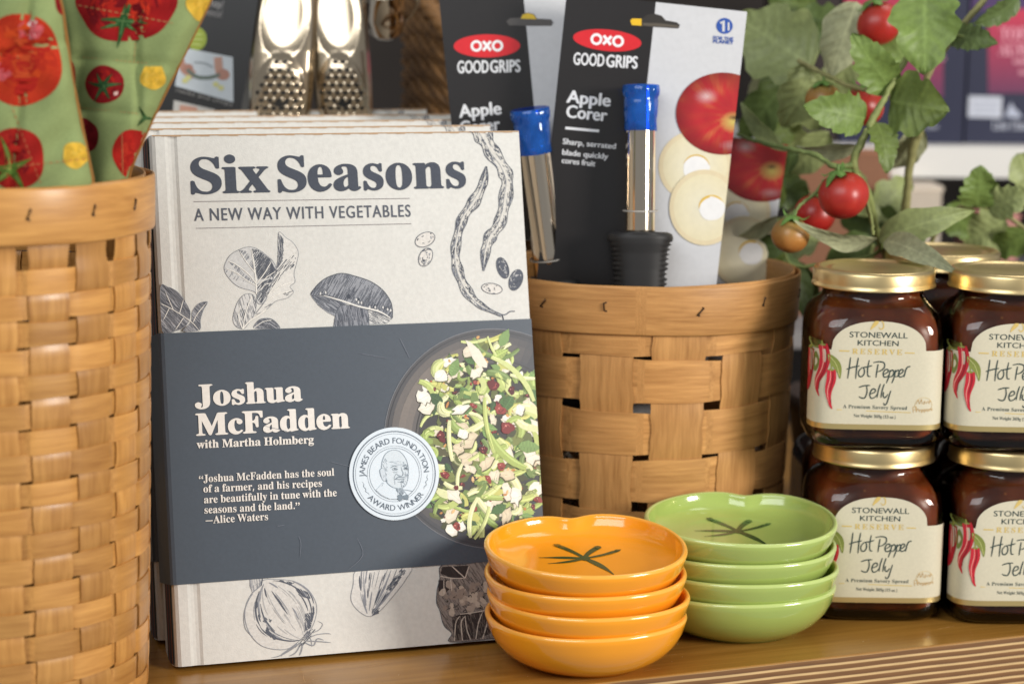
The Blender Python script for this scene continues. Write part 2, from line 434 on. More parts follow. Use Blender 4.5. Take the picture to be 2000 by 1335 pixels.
def glassmat():
    m, nt, b = nmat('clear_jar_glass'); L = nt.links
    nt.nodes.remove(b)
    t = nt.nodes.new('ShaderNodeBsdfTransparent'); t.inputs[0].default_value = (.96, .94, .91, 1)
    g = nt.nodes.new('ShaderNodeBsdfGlossy'); g.inputs['Roughness'].default_value = .03
    f = node(nt, 'ShaderNodeFresnel', IOR=1.55); mx = nt.nodes.new('ShaderNodeMixShader')
    L.new(f.outputs[0], mx.inputs[0]); L.new(t.outputs[0], mx.inputs[1]); L.new(g.outputs[0], mx.inputs[2]); L.new(mx.outputs[0], nt.nodes['Material Output'].inputs[0])
    return m
GLASS = glassmat()
def jellymat():
    m, nt, b = nmat('amber_pepper_jelly'); L = nt.links
    b.inputs['Roughness'].default_value = .28; b.inputs['Specular IOR Level'].default_value = .25
    b.inputs['Subsurface Weight'].default_value = .7; b.inputs['Subsurface Radius'].default_value = (.018, .004, .0012); b.inputs['Subsurface Scale'].default_value = .6
    tc = nt.nodes.new('ShaderNodeTexCoord'); n = node(nt, 'ShaderNodeTexNoise', Scale=45.0, Detail=6.0); L.new(tc.outputs['Object'], n.inputs['Vector'])
    cr = nt.nodes.new('ShaderNodeValToRGB'); cr.color_ramp.elements[0].color = (.105, .022, .007, 1); cr.color_ramp.elements[1].color = (.27, .062, .014, 1)
    cr.color_ramp.elements[0].position = .35; cr.color_ramp.elements[1].position = .72; L.new(n.outputs['Fac'], cr.inputs[0])
    v = node(nt, 'ShaderNodeTexVoronoi', Scale=130.0); L.new(tc.outputs['Object'], v.inputs['Vector'])
    c2 = nt.nodes.new('ShaderNodeValToRGB'); c2.color_ramp.elements[0].color = (1, 1, 1, 1); c2.color_ramp.elements[1].color = (0, 0, 0, 1); c2.color_ramp.elements[0].position = .05; c2.color_ramp.elements[1].position = .16
    L.new(v.outputs['Distance'], c2.inputs[0])
    mx = nt.nodes.new('ShaderNodeMix'); mx.data_type = 'RGBA'; mx.inputs[7].default_value = (.30, .10, .02, 1)
    L.new(c2.outputs[0], mx.inputs[0]); L.new(cr.outputs[0], mx.inputs[6]); L.new(mx.outputs[2], b.inputs['Base Color'])
    return m
JELLY = jellymat()
def plyedge():
    m, nt, b = nmat('plywood_edge'); L = nt.links
    tc = nt.nodes.new('ShaderNodeTexCoord'); sx = nt.nodes.new('ShaderNodeSeparateXYZ'); L.new(tc.outputs['Object'], sx.inputs[0])
    n = node(nt, 'ShaderNodeTexNoise', Scale=18.0, Detail=4.0); L.new(tc.outputs['Object'], n.inputs['Vector'])
    ma = nt.nodes.new('ShaderNodeMath'); ma.operation = 'MULTIPLY_ADD'; ma.inputs[1].default_value = .0012; L.new(n.outputs['Fac'], ma.inputs[0]); L.new(sx.outputs['Z'], ma.inputs[2])
    di = nt.nodes.new('ShaderNodeMath'); di.operation = 'MULTIPLY'; di.inputs[1].default_value = 1/.0041; L.new(ma.outputs[0], di.inputs[0])
    frc = nt.nodes.new('ShaderNodeMath'); frc.operation = 'FRACT'; L.new(di.outputs[0], frc.inputs[0])
    cr = nt.nodes.new('ShaderNodeValToRGB'); e = cr.color_ramp.elements
    e[0].position = 0; e[0].color = (.62, .42, .20, 1); e[1].position = 1; e[1].color = (.62, .42, .20, 1)
    for p, c in ((.20, (.56, .37, .17)), (.32, (.145, .062, .019)), (.86, (.20, .09, .028)), (.96, (.50, .31, .13))):
        k = e.new(p); k.color = (*c, 1)
    L.new(frc.outputs[0], cr.inputs[0])
    n2 = node(nt, 'ShaderNodeTexNoise', Scale=300.0, Detail=4.0); mpn = nt.nodes.new('ShaderNodeMapping'); mpn.inputs['Scale'].default_value = (.15, .15, 2)
    L.new(tc.outputs['Object'], mpn.inputs[0]); L.new(mpn.outputs[0], n2.inputs['Vector'])
    r = nt.nodes.new('ShaderNodeMapRange'); r.inputs['To Min'].default_value = .65; r.inputs['To Max'].default_value = 1.3; L.new(n2.outputs['Fac'], r.inputs['Value'])
    x = nt.nodes.new('ShaderNodeVectorMath'); x.operation = 'SCALE'; L.new(cr.outputs[0], x.inputs[0]); L.new(r.outputs[0], x.inputs['Scale']); L.new(x.outputs[0], b.inputs['Base Color'])
    b.inputs['Roughness'].default_value = .55
    return m
PLYEDGE = plyedge()

# ================================================================== the setting: shelf board and back wall
e0 = at(1150, 1335, z=0); e1 = at(2000, 1240, z=0); ed = (e1-e0).normalized(); en = Vector((-ed.y, ed.x, 0))
mb = MB(); mid = (e0+e1)*.5
def shelf_pt(a, b, z): p = mid+ed*a+en*b; return Vector((p.x, p.y, z))
A0, A1, B1, TH = -75, 75, 58, -3.9
prof = [(B1, 0), (.12, 0), (.04, -.02), (0, -.08)]
for (b0, z0), (b1, z1) in zip(prof[:-1], prof[1:]):
    ids = []
    for a, b, z in ((A0, b0, z0), (A1, b0, z0), (A1, b1, z1), (A0, b1, z1)):
        ids.append(mb.vert(shelf_pt(a, b, z), (1, 1, 1), (a, b, 0)))
    mb.face(ids[::-1], 0, False)
mb.ngon([shelf_pt(A0, 0, -.08), shelf_pt(A0, 0, TH), shelf_pt(A1, 0, TH), shelf_pt(A1, 0, -.08)], 1)
mb.ngon([shelf_pt(A0, 0, TH), shelf_pt(A0, B1, TH), shelf_pt(A1, B1, TH), shelf_pt(A1, 0, TH)], 1)
mb.ngon([shelf_pt(A1, 0, -.08), shelf_pt(A1, 0, TH), shelf_pt(A1, B1, TH), shelf_pt(A1, B1, 0)], 1)
mb.ngon([shelf_pt(A0, 0, -.08), shelf_pt(A0, B1, 0), shelf_pt(A0, B1, TH), shelf_pt(A0, 0, TH)], 1)
pr = Print(); R = random.Random(6)
for k in range(60):
    a, b = R.uniform(-30, 25), R.uniform(.6, 14); l = R.uniform(.3, 2.4); t = R.choice((0, 0, .3, 1.2, 2.2))+R.uniform(-.3, .3)
    pr.stroke([(a, b), (a+l*.5*cos(t)+R.uniform(-.05, .05), b+l*.5*sin(t)), (a+l*cos(t), b+l*sin(t))], R.uniform(.012, .03), R.choice((hx(196, 152, 96), hx(186, 140, 84), hx(120, 82, 44))), 3, taper=(.1, .1))
for k in range(130):
    a, b = R.uniform(-30, 25), R.uniform(.3, 14); pr.ell(a, b, R.uniform(.01, .035), R.uniform(.01, .03), R.choice((hx(210, 190, 160), hx(90, 60, 34), hx(200, 170, 130))), 0, .2, 7)
pr.emit(mb, lambda x, y, off: shelf_pt(x, y, off), 2, base=.002, lay=.004)
o = mb.build('shelf_board', [PLY, PLYEDGE, INK], fix=False); o['kind'] = 'structure'
o.data.materials[0] = PLY
mb = MB(); mb.box((-120, 236, -40), (140, 240, 90))
o = mb.build('back_wall', plain('dark_back_wall', (.030, .022, .018), .8, noise=.3, nscale=12)); o['kind'] = 'structure'

# ================================================================== books
YAW, LEAN = rad(17.8), rad(13.3)
BE = Vector((cos(YAW), sin(YAW), 0)); BB = Vector((-sin(YAW), cos(YAW), 0))
BU = Vector((0, 0, 1))*cos(LEAN)+BB*sin(LEAN); BN = BE.cross(BU)          # BN points to the reader
BW, BH, BT = 21.55, 29.38, 4.2
BO = at(345, 1302, z=.3)
def book_uv(p):
    d = (FW+RT*((p[0]-1000)/FPX)-UPV*((p[1]-667.5)/FPX)); c = Vector((0, 0, HCAM))
    t = (BO-c).dot(BN)/d.dot(BN); q = c+d*t-BO
    return (q.dot(BE), q.dot(BU))
def bk(x, y, z): return BO+BE*x-BN*y+BU*z              # x across, y into the book, z up the cover
def bmap(off0=0.0): return lambda x, z, off: BO+BE*x+BU*z+BN*(off+off0)
SLATE = hx(67, 76, 87); CREAM = (.655, .64, .60); INKC = hx(86, 90, 100); INKM = hx(140, 142, 148); INKL = hx(178, 177, 176)
INKD = hx(70, 74, 84); INKT = hx(68, 73, 84)
book = thing('cookbook', 'cream cookbook with its dark belly band in full view, frontmost of the leaning row', 'book', BO, 'cream cookbooks leaning in a row')
# cover boards, spine and hinge groove: one closed profile run up the book
out_f = [(.10, .12), (.28, 0), (.80, 0), (.98, .10), (1.16, .13), (1.34, .10), (1.5, 0), (BW-.06, 0), (BW, .06), (BW, .28)]
inn_f = [(1.0, .30), (.30, .30)]
spine = [(0, .35), (-.05, BT*.5), (0, BT-.35)]
prof = out_f + [(.32, .28)] + [(.25, .5), (.22, BT*.5), (.25, BT-.5), (.32, BT-.28)] + [(BW, BT-.28), (BW, BT), (.3, BT), (.08, BT-.12)] + spine[::-1]
mb = MB()
for zz in (0, BH):
    for (x, y) in prof: mb.vert(bk(x, y, zz), CREAM)
n = len(prof)
for i in range(n): mb.face((i, (i+1) % n, n+(i+1) % n, n+i), 0, False)
for zz, sgn in ((0, 1), (BH, -1)):
    t = tessellate_polygon([[Vector((x, y, 0)) for x, y in prof]])
    k = 0 if zz == 0 else n
    ids = [mb.vert(bk(x, y, zz), hx(168, 136, 106)) for x, y in prof]
    for f in t: mb.face([ids[a] for a in f], 0, False)

Z1a, Z1b = book_uv((345, 647))[1], book_uv((1030, 625))[1]
ZT = (Z1a+Z1b)/2; ZB = (book_uv((345, 1137))[1]+book_uv((955, 1100))[1])/2
def crop(ox, oy, sc): return lambda *P: [(ox+x/sc, oy+y/sc) for x, y in P]
A = Print(book_uv, clip=(.1, .02, BW-.03, BH-.01))      # art on the cover cloth
# --- title
A.layer = 2
for tx, p0, p1, sc in (('S', (375, 378), (432, 377), 1), ('ix', (437, 377), (526, 375), 1.06), ('S', (545, 374.5), (598, 373.5), 1), ('easons', (604, 373), (909, 366), 1.07)):
    A.text(tx, p0, p1, 70/35.3*sc, INKT, 'serif', .011)
A.stroke([(378, 394), (800, 387.5)], 1.1, hx(120, 112, 116)); A.stroke([(383, 446), (803, 437)], 1.1, hx(120, 112, 116))
A.text('A NEW WAY WITH VEGETABLES', (380, 431.5), (802, 423), 24/35.3, hx(84, 88, 98), 'sans', .012, 1.12)
# --- bean pods
A.layer = 1
def pod(spine_px, widths, seed):
    R = random.Random(seed); P = catmull(spine_px, 14); N = len(P)
    def wid(t):
        k = t*(len(widths)-1); i = min(int(k), len(widths)-2); w = widths[i]+(widths[i+1]-widths[i])*(k-i)
        return w*(1+.17*sin(t*46+seed))
    L = []; Rr = []
    for i, p in enumerate(P):
        a, b = P[max(i-1, 0)], P[min(i+1, N-1)]; dx, dy = b[0]-a[0], b[1]-a[1]; d = math.hypot(dx, dy) or 1; h = wid(i/(N-1))/2
        L.append((p[0]-dy/d*h, p[1]+dx/d*h)); Rr.append((p[0]+dy/d*h, p[1]-dx/d*h))
    for i in range(N-1): A.poly([L[i], L[i+1], Rr[i+1], Rr[i]], hx(206, 202, 194))
    A.layer = 2
    for side in (L, Rr): A.stroke(side, 1.3, INKC)
    A.stroke([((l[0]*.62+r[0]*.38), (l[1]*.62+r[1]*.38)) for l, r in zip(L, Rr)], 1.0, INKM)
    for i in range(0, N-2):
        for s_, (e, o_) in enumerate(((L, Rr), (Rr, L))):
            for _ in range(3):
                f = R.uniform(.02, .42); m_ = 1+.9*sin(i/(N-1)*46+seed)
                if R.random() > .5*m_+.15: continue
                j = min(i+R.choice((1, 2, 3)), N-1)
                A.stroke([(e[i][0]*(1-f)+o_[i][0]*f, e[i][1]*(1-f)+o_[i][1]*f), (e[j][0]*(1-f*.8)+o_[j][0]*f*.8, e[j][1]*(1-f*.8)+o_[j][1]*f*.8)], R.uniform(.6, 1.9), R.choice((INKC, INKD, INKM)))
    A.layer = 1
C1 = crop(280, 180, 2.564)
pod(C1((1668, 170), (1706, 225), (1740, 290), (1800, 380), (1822, 450), (1808, 560), (1782, 660), (1740, 720), (1715, 790), (1702, 895)), [36, 32, 27, 24, 24, 23, 20, 22, 19, 2], 3)
pod(C1((1717, 372), (1700, 460), (1655, 550), (1605, 620), (1578, 700), (1562, 800), (1572, 880), (1603, 965), (1650, 1035), (1710, 1080), (1792, 1118)), [2, 17, 21, 18, 17, 16, 18, 19, 17, 9, 4], 5)
A.stroke(C1((1785, 1116), (1815, 1112), (1835, 1098), (1860, 1097)), 2, INKC, 4); A.stroke(C1((1795, 1110), (1803, 1140)), 2.5, INKD)
def bean(cx, cy, rx, ry, rot, dark, seed):
    (px, py), = C1((cx, cy)); rx /= 2.564; ry /= 2.564
    A.layer = 1; A.ell(px, py, rx, ry, INKC if dark > .7 else hx(212, 207, 200), rad(rot), .02); R = random.Random(seed)
    A.layer = 2
    pts = [(px+rx*cos(t)*cos(rad(rot))-ry*sin(t)*sin(rad(rot)), py+rx*cos(t)*sin(rad(rot))+ry*sin(t)*cos(rad(rot))) for t in [2*pi*k/32 for k in range(33)]]
    A.stroke(pts, 1.3, INKC)
    for k in range(int(26)):
        t = R.uniform(0, 6.28); q = R.uniform(.25, .92); x, y = rx*q*cos(t), ry*q*sin(t); l = R.uniform(2, 6)
        a = math.atan2(ry*cos(t), -rx*sin(t)); c = INKL if dark > .7 and R.random() < .6 else R.choice((INKC, INKM, INKD))
        if dark < .4 and R.random() < .55: continue
        X, Y = px+x*cos(rad(rot))-y*sin(rad(rot)), py+x*sin(rad(rot))+y*cos(rad(rot)); a += rad(rot)
        A.stroke([(X-l*cos(a)/2, Y-l*sin(a)/2), (X+l*cos(a)/2, Y+l*sin(a)/2)], R.uniform(.8, 2.2), c)
bean(1410, 738, 52, 34, -25, .2, 1); bean(1413, 826, 48, 32, 115, .55, 2); bean(1799, 880, 54, 28, 72, .9, 3); bean(1865, 940, 54, 32, 110, .75, 4); bean(1745, 983, 52, 26, 8, .25, 5)
# --- leaves and mushroom
C4 = crop(400, 430, 5)
def region(P, fill, outline=INKM, ow=1.0, h=None):
    A.layer = 1
    if fill: A.poly(P, fill)
    A.layer = 2
    if h: A.hatch(P, *h[:2], .85, h[2], keep=h[3], seg=14, seed=int(P[0][0]*3), dens=h[4] if len(h) > 4 else None)
    if outline: A.stroke(P+[P[0]], ow, outline)
leafA = catmull(C4((495, 705), (330, 650), (230, 560), (190, 480), (205, 410), (250, 340), (330, 290), (430, 260), (520, 285), (610, 350), (665, 400), (697, 480), (660, 580), (610, 740), (560, 815), (510, 800)), 5, True)
region(leafA, hx(198, 197, 195), INKM, .9)
for q, den in ((((520, 290), (640, 380), (690, 480), (640, 560), (520, 580), (495, 500), (490, 400)), .95), (((505, 630), (640, 570), (660, 590), (600, 740), (545, 810), (510, 770)), .9), (((460, 280), (515, 290), (490, 400), (470, 350)), .8), (((330, 290), (400, 300), (470, 420), (480, 480), (400, 420)), .55), (((230, 400), (300, 420), (380, 520), (480, 600), (490, 640), (400, 580), (310, 490)), .6), (((195, 480), (260, 500), (400, 600), (300, 590), (230, 550)), .4), ((((645, 420), (692, 480), (660, 560), (635, 520))), 1)):
    q = C4(*q); A.layer = 2; A.hatch(q, -1.0, 1.5, 1.2, INKC if den > .7 else INKM, den, seed=int(q[0][0]), seg=12)
A.layer = 3
for st, w in ((((505, 720), (500, 600), (485, 470), (455, 290)), 2.6), (((500, 620), (420, 520), (300, 430), (225, 400)), 1.7), (((500, 640), (400, 580), (300, 510), (200, 470)), 1.5), (((495, 520), (400, 400), (340, 300)), 1.5), (((510, 610), (580, 520), (650, 400)), 1.8), (((510, 650), (600, 560), (690, 500)), 1.5), (((520, 700), (590, 630), (650, 615)), 1.2)):
    A.stroke(C4(*st), w, hx(228, 224, 216), 6, taper=(1, .3))
leafB = catmull(C4((610, 745), (690, 500), (715, 380), (715, 200), (728, 115), (790, 170), (860, 220), (912, 310), (895, 420), (870, 520), (880, 600), (830, 650), (865, 700), (800, 760), (690, 790), (600, 870), (500, 915), (560, 830)), 5, True)
region(leafB, hx(214, 211, 205), INKM, .9)
for q, den, a in ((((722, 130), (765, 180), (770, 300), (760, 400), (700, 480), (715, 330)), 1.0, 1.45), (((690, 500), (760, 420), (800, 380), (890, 330), (880, 440), (760, 520), (640, 700)), .42, -.9), (((760, 720), (860, 690), (800, 740)), .5, -.4), (((560, 850), (700, 790), (620, 850), (540, 880)), .5, -.4)):
    q = C4(*q); A.layer = 2; A.hatch(q, a, 1.5, 1.2, INKC, den, seed=int(q[1][0]), seg=12)
A.layer = 3
for st in (((610, 745), (700, 600), (790, 420), (900, 300)), ((640, 720), (750, 640), (840, 610)), ((600, 790), (720, 720), (850, 690))):
    A.stroke(C4(*st), 1.6, hx(232, 228, 220), 6, taper=(1, .3))
leafC = catmull(C4((375, 1060), (300, 1030), (275, 960), (300, 850), (340, 770), (400, 720), (470, 730), (500, 800), (490, 900), (430, 1000)), 5, True)
region(leafC, hx(205, 203, 200), INKM, .9, (1.3, 1.6, INKC, .5))
A.layer = 3; A.stroke(C4((370, 1060), (400, 900), (460, 740)), 1.8, hx(232, 228, 220), 6)
A.stroke(C4((365, 1060), (330, 950), (345, 830)), 1.4, hx(232, 228, 220), 6)
leafD = catmull(C4((480, 1050), (510, 990), (560, 960), (640, 960), (700, 1000), (730, 1060), (600, 1060)), 5, True)
region(leafD, hx(150, 151, 156), INKM, .9, (.6, 1.5, INKC, .8)); A.layer = 3
A.stroke(C4((480, 1050), (570, 990), (650, 975)), 1.4, hx(225, 222, 215), 5); A.stroke(C4((370, 1060), (440, 980), (520, 930), (600, 870)), 3, hx(226, 222, 214), 5)
cap_ = catmull(C4((1040, 735), (1075, 660), (1160, 580), (1270, 530), (1360, 520), (1480, 550), (1600, 590), (1700, 650), (1770, 720), (1820, 810), (1832, 910), (1815, 960), (1700, 905), (1560, 865), (1400, 810), (1200, 735)), 5, True)
under = C4((1042, 745), (1110, 830), (1200, 900), (1270, 935), (1330, 830), (1400, 812), (1200, 740)); under2 = C4((1590, 870), (1700, 910), (1822, 968), (1770, 1005), (1605, 1015))
region(under, hx(150, 152, 158), INKM, 1, (.6, 1.4, INKC, .75)); region(under2, hx(205, 203, 199), INKM, 1, (.5, 1.5, INKC, .55))
stem_ = C4((1335, 825), (1420, 830), (1590, 870), (1600, 940), (1605, 1040), (1252, 1050), (1275, 930), (1300, 860))
region(stem_, hx(140, 142, 149), INKC, 1.1, (1.4, 1.5, INKC, .6))
(mcx, mcy), = C4((1470, 640))
region(cap_, hx(146, 148, 154), INKD, 1.4, (-1.05, 1.5, INKC, .8, lambda x, y: .35+.65*min(1, ((x-mcx)/70)**2+((y-mcy)/26)**2)))
A.layer = 3; A.stroke(C4((1160, 735), (1350, 790), (1500, 840), (1700, 890), (1812, 955)), 3.2, hx(224, 221, 214), 5, taper=(.3, .5))
for x, y in ((1180, 705), (1130, 715), (1480, 775), (1500, 800), (1665, 850), (1740, 850), (1785, 870), (1530, 805), (1610, 850), (1690, 880), (1815, 880)):
    (px, py), = C4((x, y)); A.ell(px, py, 2.2, 2.8, hx(205, 203, 200), 0, .05, 10); A.stroke([(px+2, py-3), (px+2.5, py+3)], 1.8, INKD)
for x, y in ((1405, 745), (1495, 780), (1665, 845)): (px, py), = C4((x, y)); A.ell(px, py, 3.5, 4.5, INKD, .3, .1, 12)
# leaf cluster wrapping round the spine edge
for P_, den in ((((85, 980), (120, 975), (170, 1000), (215, 1060), (235, 1110), (215, 1165), (160, 1195), (95, 1195)), .85), (((240, 1150), (245, 1100), (275, 1060), (320, 1050), (300, 1090), (285, 1140), (280, 1190), (200, 1195)), .7)):
    q = catmull(C1(*P_), 4, True); region(q, hx(160, 160, 164), INKM, 1, (.8, 1.6, INKC, den))
A.layer = 3
for st in (((90, 1060), (150, 1090), (240, 1150), (280, 1195)), ((150, 1090), (110, 1000)), ((180, 1110), (200, 1040)), ((130, 1080), (100, 1140)), ((200, 1130), (160, 1190)), ((250, 1150), (270, 1110), (315, 1055))):
    A.stroke(C1(*st), 1.5, hx(226, 222, 214), 5, taper=(1, .4))
# --- onion, squash, cauliflower
C5 = crop(440, 1080, 3.846)
onion = catmull(C5((285, 200), (400, 195), (520, 210), (620, 270), (680, 370), (680, 470), (640, 570), (560, 650), (480, 710), (380, 720), (270, 690), (190, 610), (150, 500), (155, 390), (200, 300), (250, 250)), 6, True)
region(onion, hx(206, 203, 198), INKM, 1.2)
A.layer = 2; R = random.Random(4)
top_, bot_ = C5((300, 215), (590, 640))
for k in range(64):
    b = R.uniform(-1, 1); dark = abs(b) > .62 or R.random() < .25
    ax = (bot_[0]-top_[0], bot_[1]-top_[1]); L_ = math.hypot(*ax); nx, ny = -ax[1]/L_, ax[0]/L_
    t0 = R.uniform(.0, .75); t1 = min(1, t0+R.uniform(.08, .45)); st = []
    for i in range(9):
        t = t0+(t1-t0)*i/8; w = 62*b*(sin(pi*min(max(t, 0), 1)))**.62
        st.append((top_[0]+ax[0]*t+nx*w, top_[1]+ax[1]*t+ny*w))
    A.stroke(st, R.uniform(.9, 3.4 if dark else 1.6), R.choice((INKC, INKM)) if dark else INKL, taper=(.2, .2))
for q in (((520, 250), (620, 290), (640, 340), (560, 320)), ((300, 480), (350, 500), (330, 530), (280, 510)), ((310, 550), (390, 640), (360, 650), (300, 590)), ((600, 450), (670, 440), (640, 560), (590, 590)), ((400, 195), (520, 220), (480, 240))):
    A.layer = 2; A.hatch(C5(*q), .9, 1.3, 1.4, INKC, .8, seg=8, seed=q[0][0])
for st in (((590, 640), (640, 600), (700, 575), (730, 530), (690, 505)), ((590, 650), (680, 610), (760, 600), (795, 605)), ((600, 655), (700, 660), (795, 668)), ((600, 670), (660, 690), (690, 640), (740, 650)), ((570, 670), (530, 740), (480, 770)), ((560, 670), (480, 730), (400, 770), (345, 780)), ((580, 680), (570, 730), (555, 765)), ((540, 680), (440, 745), (420, 770)), ((600, 600), (640, 640), (650, 700))):
    A.stroke(C5(*st), R.uniform(1.2, 2.6), INKM, 6, taper=(1, .2))
A.hatch(C5((500, 700), (620, 580), (680, 560), (620, 660), (540, 710)), -.8, 1.6, 1.2, INKC, .6, seg=10, seed=5)
region(C5((185, 180), (275, 180), (270, 240), (205, 295), (185, 240)), hx(195, 193, 190), INKM, 1, (1.4, 1.6, INKM, .6))
A.layer = 2; A.stroke(C5((205, 300), (165, 370), (140, 460), (150, 560), (205, 625)), 1.4, INKM, 5); A.stroke(C5((280, 175), (270, 240)), 2, INKC)
squash = catmull(C5((1010, 110), (1380, 90), (1350, 200), (1250, 330), (1160, 430), (1080, 472), (1000, 430), (945, 350), (960, 240)), 5, True)
region(squash, hx(214, 211, 206), INKM, 1)
A.layer = 2
for k in range(40):
    u = R.uniform(-1, 1); t0 = R.uniform(0, .6); t1 = t0+R.uniform(.15, .5); st = []
    for i in range(8):
        t = min(1, t0+(t1-t0)*i/7); w = (170*u)*(1-.86*t**1.6); st.append((1195-110*t+w-25*(1-t)*abs(u), 100+350*t))
    A.stroke(C5(*st), R.uniform(.8, 3), R.choice((INKC, INKM, INKM)), taper=(.3, .3))
A.hatch(C5((1200, 270), (1330, 110), (1360, 130), (1250, 280)), -.9, 1.3, 1.4, INKC, .8, seed=8)
A.hatch(C5((1100, 415), (1160, 405), (1150, 450), (1100, 465)), -.9, 1.3, 1.3, INKC, .8, seed=9)
cau = catmull(C5((1620, 90), (1800, 80), (2080, 60), (2200, 300), (2180, 600), (2000, 640), (1690, 664), (1700, 600), (1640, 540), (1610, 430), (1585, 370), (1590, 270), (1610, 190)), 4, True)
region(cau, hx(136, 126, 120), INKD, 1.2, (1.0, 1.7, hx(62, 54, 52), .5))
A.layer = 2
CD = hx(50, 43, 42); CL = hx(196, 184, 172)
A.poly(C5((1630, 100), (1830, 90), (1800, 190), (1690, 180), (1615, 150)), CD); A.poly(C5((1600, 200), (1680, 200), (1690, 260), (1650, 300), (1600, 300)), CD)
A.poly(C5((1700, 480), (1800, 440), (1960, 440), (2080, 420), (2080, 560), (1900, 640), (1720, 655)), CD)
A.layer = 3
for k in range(46):
    x, y = R.uniform(1630, 2060), R.uniform(230, 440)
    if y > 430-.1*(x-1630)+20: continue
    A.ell(*C5((x, y))[0], R.uniform(4, 11), R.uniform(4, 10), R.choice((hx(178, 164, 150), hx(160, 146, 134), hx(140, 126, 116))), R.uniform(0, 3), .14, 12, k)
for k in range(46):
    x, y = R.uniform(1630, 2060), R.uniform(230, 440); q = C5((x, y))[0]; A.stroke([(q[0]+R.uniform(-6, 6), q[1]+R.uniform(-6, 6)), q, (q[0]+R.uniform(-6, 6), q[1]+R.uniform(-6, 6))], R.uniform(.8, 1.8), CD, 3)
A.layer = 4
for st in (((1615, 170), (1700, 185), (1800, 185)), ((1800, 185), (1700, 95)), ((1800, 185), (1830, 90)), ((1640, 200), (1640, 310)), ((1690, 185), (1700, 280)), ((1720, 655), (1730, 520), (1760, 470)), ((1780, 650), (1770, 520), (1800, 470)), ((1840, 645), (1810, 560), (1800, 470)), ((1880, 640), (1900, 520), (1930, 440)), ((1930, 640), (1960, 540), (1980, 430)), ((2000, 600), (2020, 500), (2010, 430)), ((1760, 455), (1850, 445), (1930, 430), (2000, 410))):
    A.stroke(C5(*st), R.uniform(1.2, 2.2), CL, 5, taper=(1, .5))
A.hatch(C5((1700, 480), (1960, 440), (2080, 560), (1900, 640), (1720, 655)), 1.35, 2.2, .9, hx(120, 108, 100), .5, seed=12)
A.layer = 2; A.T = lambda p: p
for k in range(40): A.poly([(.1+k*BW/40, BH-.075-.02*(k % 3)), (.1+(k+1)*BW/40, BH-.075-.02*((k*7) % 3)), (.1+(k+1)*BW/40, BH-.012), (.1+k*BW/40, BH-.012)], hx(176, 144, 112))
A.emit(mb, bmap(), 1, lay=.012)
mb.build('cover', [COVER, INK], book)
# page block
mb = MB(); fr = Matrix.Identity(4)
P8 = lambda x, y, z: bk(x, y, z)
def bbox(mb, x0, x1, y0, y1, z0, z1, m=0, c=(1, 1, 1)):
    q = [bk(x, y, z) for z in (z0, z1) for y in (y0, y1) for x in (x0, x1)]
    for f in ((0, 2, 3, 1), (4, 5, 7, 6), (0, 1, 5, 4), (1, 3, 7, 5), (3, 2, 6, 7), (2, 0, 4, 6)): mb.ngon([q[i] for i in f], m, c)
bbox(mb, .34, BW-.3, .29, BT-.29, .28, BH-.28)
mb.build('page_block', PAGES, book, fix=True)
# spine panel printed with narrow coloured stripes
mb = MB()
for y0, y1, c in ((.45, .75, hx(40, 52, 40)), (.75, 1.05, hx(120, 62, 34)), (1.05, 1.75, hx(38, 30, 30)), (1.75, 2.15, hx(110, 52, 36)), (2.15, 2.55, hx(44, 46, 40))):
    mb.ngon([bk(-.07, y0, .1), bk(-.07, y1, .1), bk(-.07, y1, BH-.1), bk(-.07, y0, BH-.1)], 0, c)
mb.build('spine_panel', SPINE, book)
# belly band with lettering, salad picture and seal
mb = MB(); t_ = .05
ring_ = [(BW+.05, -t_), (BW+.05, BT+t_), (-.09, BT+t_), (-.13, BT*.5), (-.09, .10), (.04, .0), (.22, -t_)]
zz = [ZB, ZT]
idx = [[mb.vert(bk(x, y, z), SLATE) for x, y in ring_] for z in zz]
k = len(ring_)
for i in range(k): mb.face((idx[0][i], idx[1][i], idx[1][(i+1) % k], idx[0][(i+1) % k]), 0, False)
B = Print(book_uv, clip=(.02, ZB+.02, BW+.04, ZT-.02))
B.layer = 0
WHT = hx(228, 222, 214)
# dark dish
dcx, dcy = 962, 856
def dishc(r, t):
    k = .5-.5*cos(t-rad(-55))                                  # photographed ware: paler tone on its upper left lip
    base = hx(66, 68, 74); lip = hx(128, 119, 112)
    w = max(0, 1-abs(r-.82)/.17)*max(0, cos(t-rad(205)))**.6 if cos(t-rad(205)) > 0 else 0
    inn = hx(58, 58, 60)
    b = inn if r < .7 else base
    return tuple(b[i]*(1-w)+lip[i]*w for i in range(3))
B.disc(dcx, dcy, 212, 214, dishc, 16, 72)
B.layer = 1
B.ring(dcx, dcy, 212, 214, 1.6, hx(112, 114, 120)); B.ring(dcx, dcy, 206, 208, 1.0, hx(50, 54, 62)); B.ring(dcx, dcy, 150, 154, 2.0, hx(60, 60, 62))
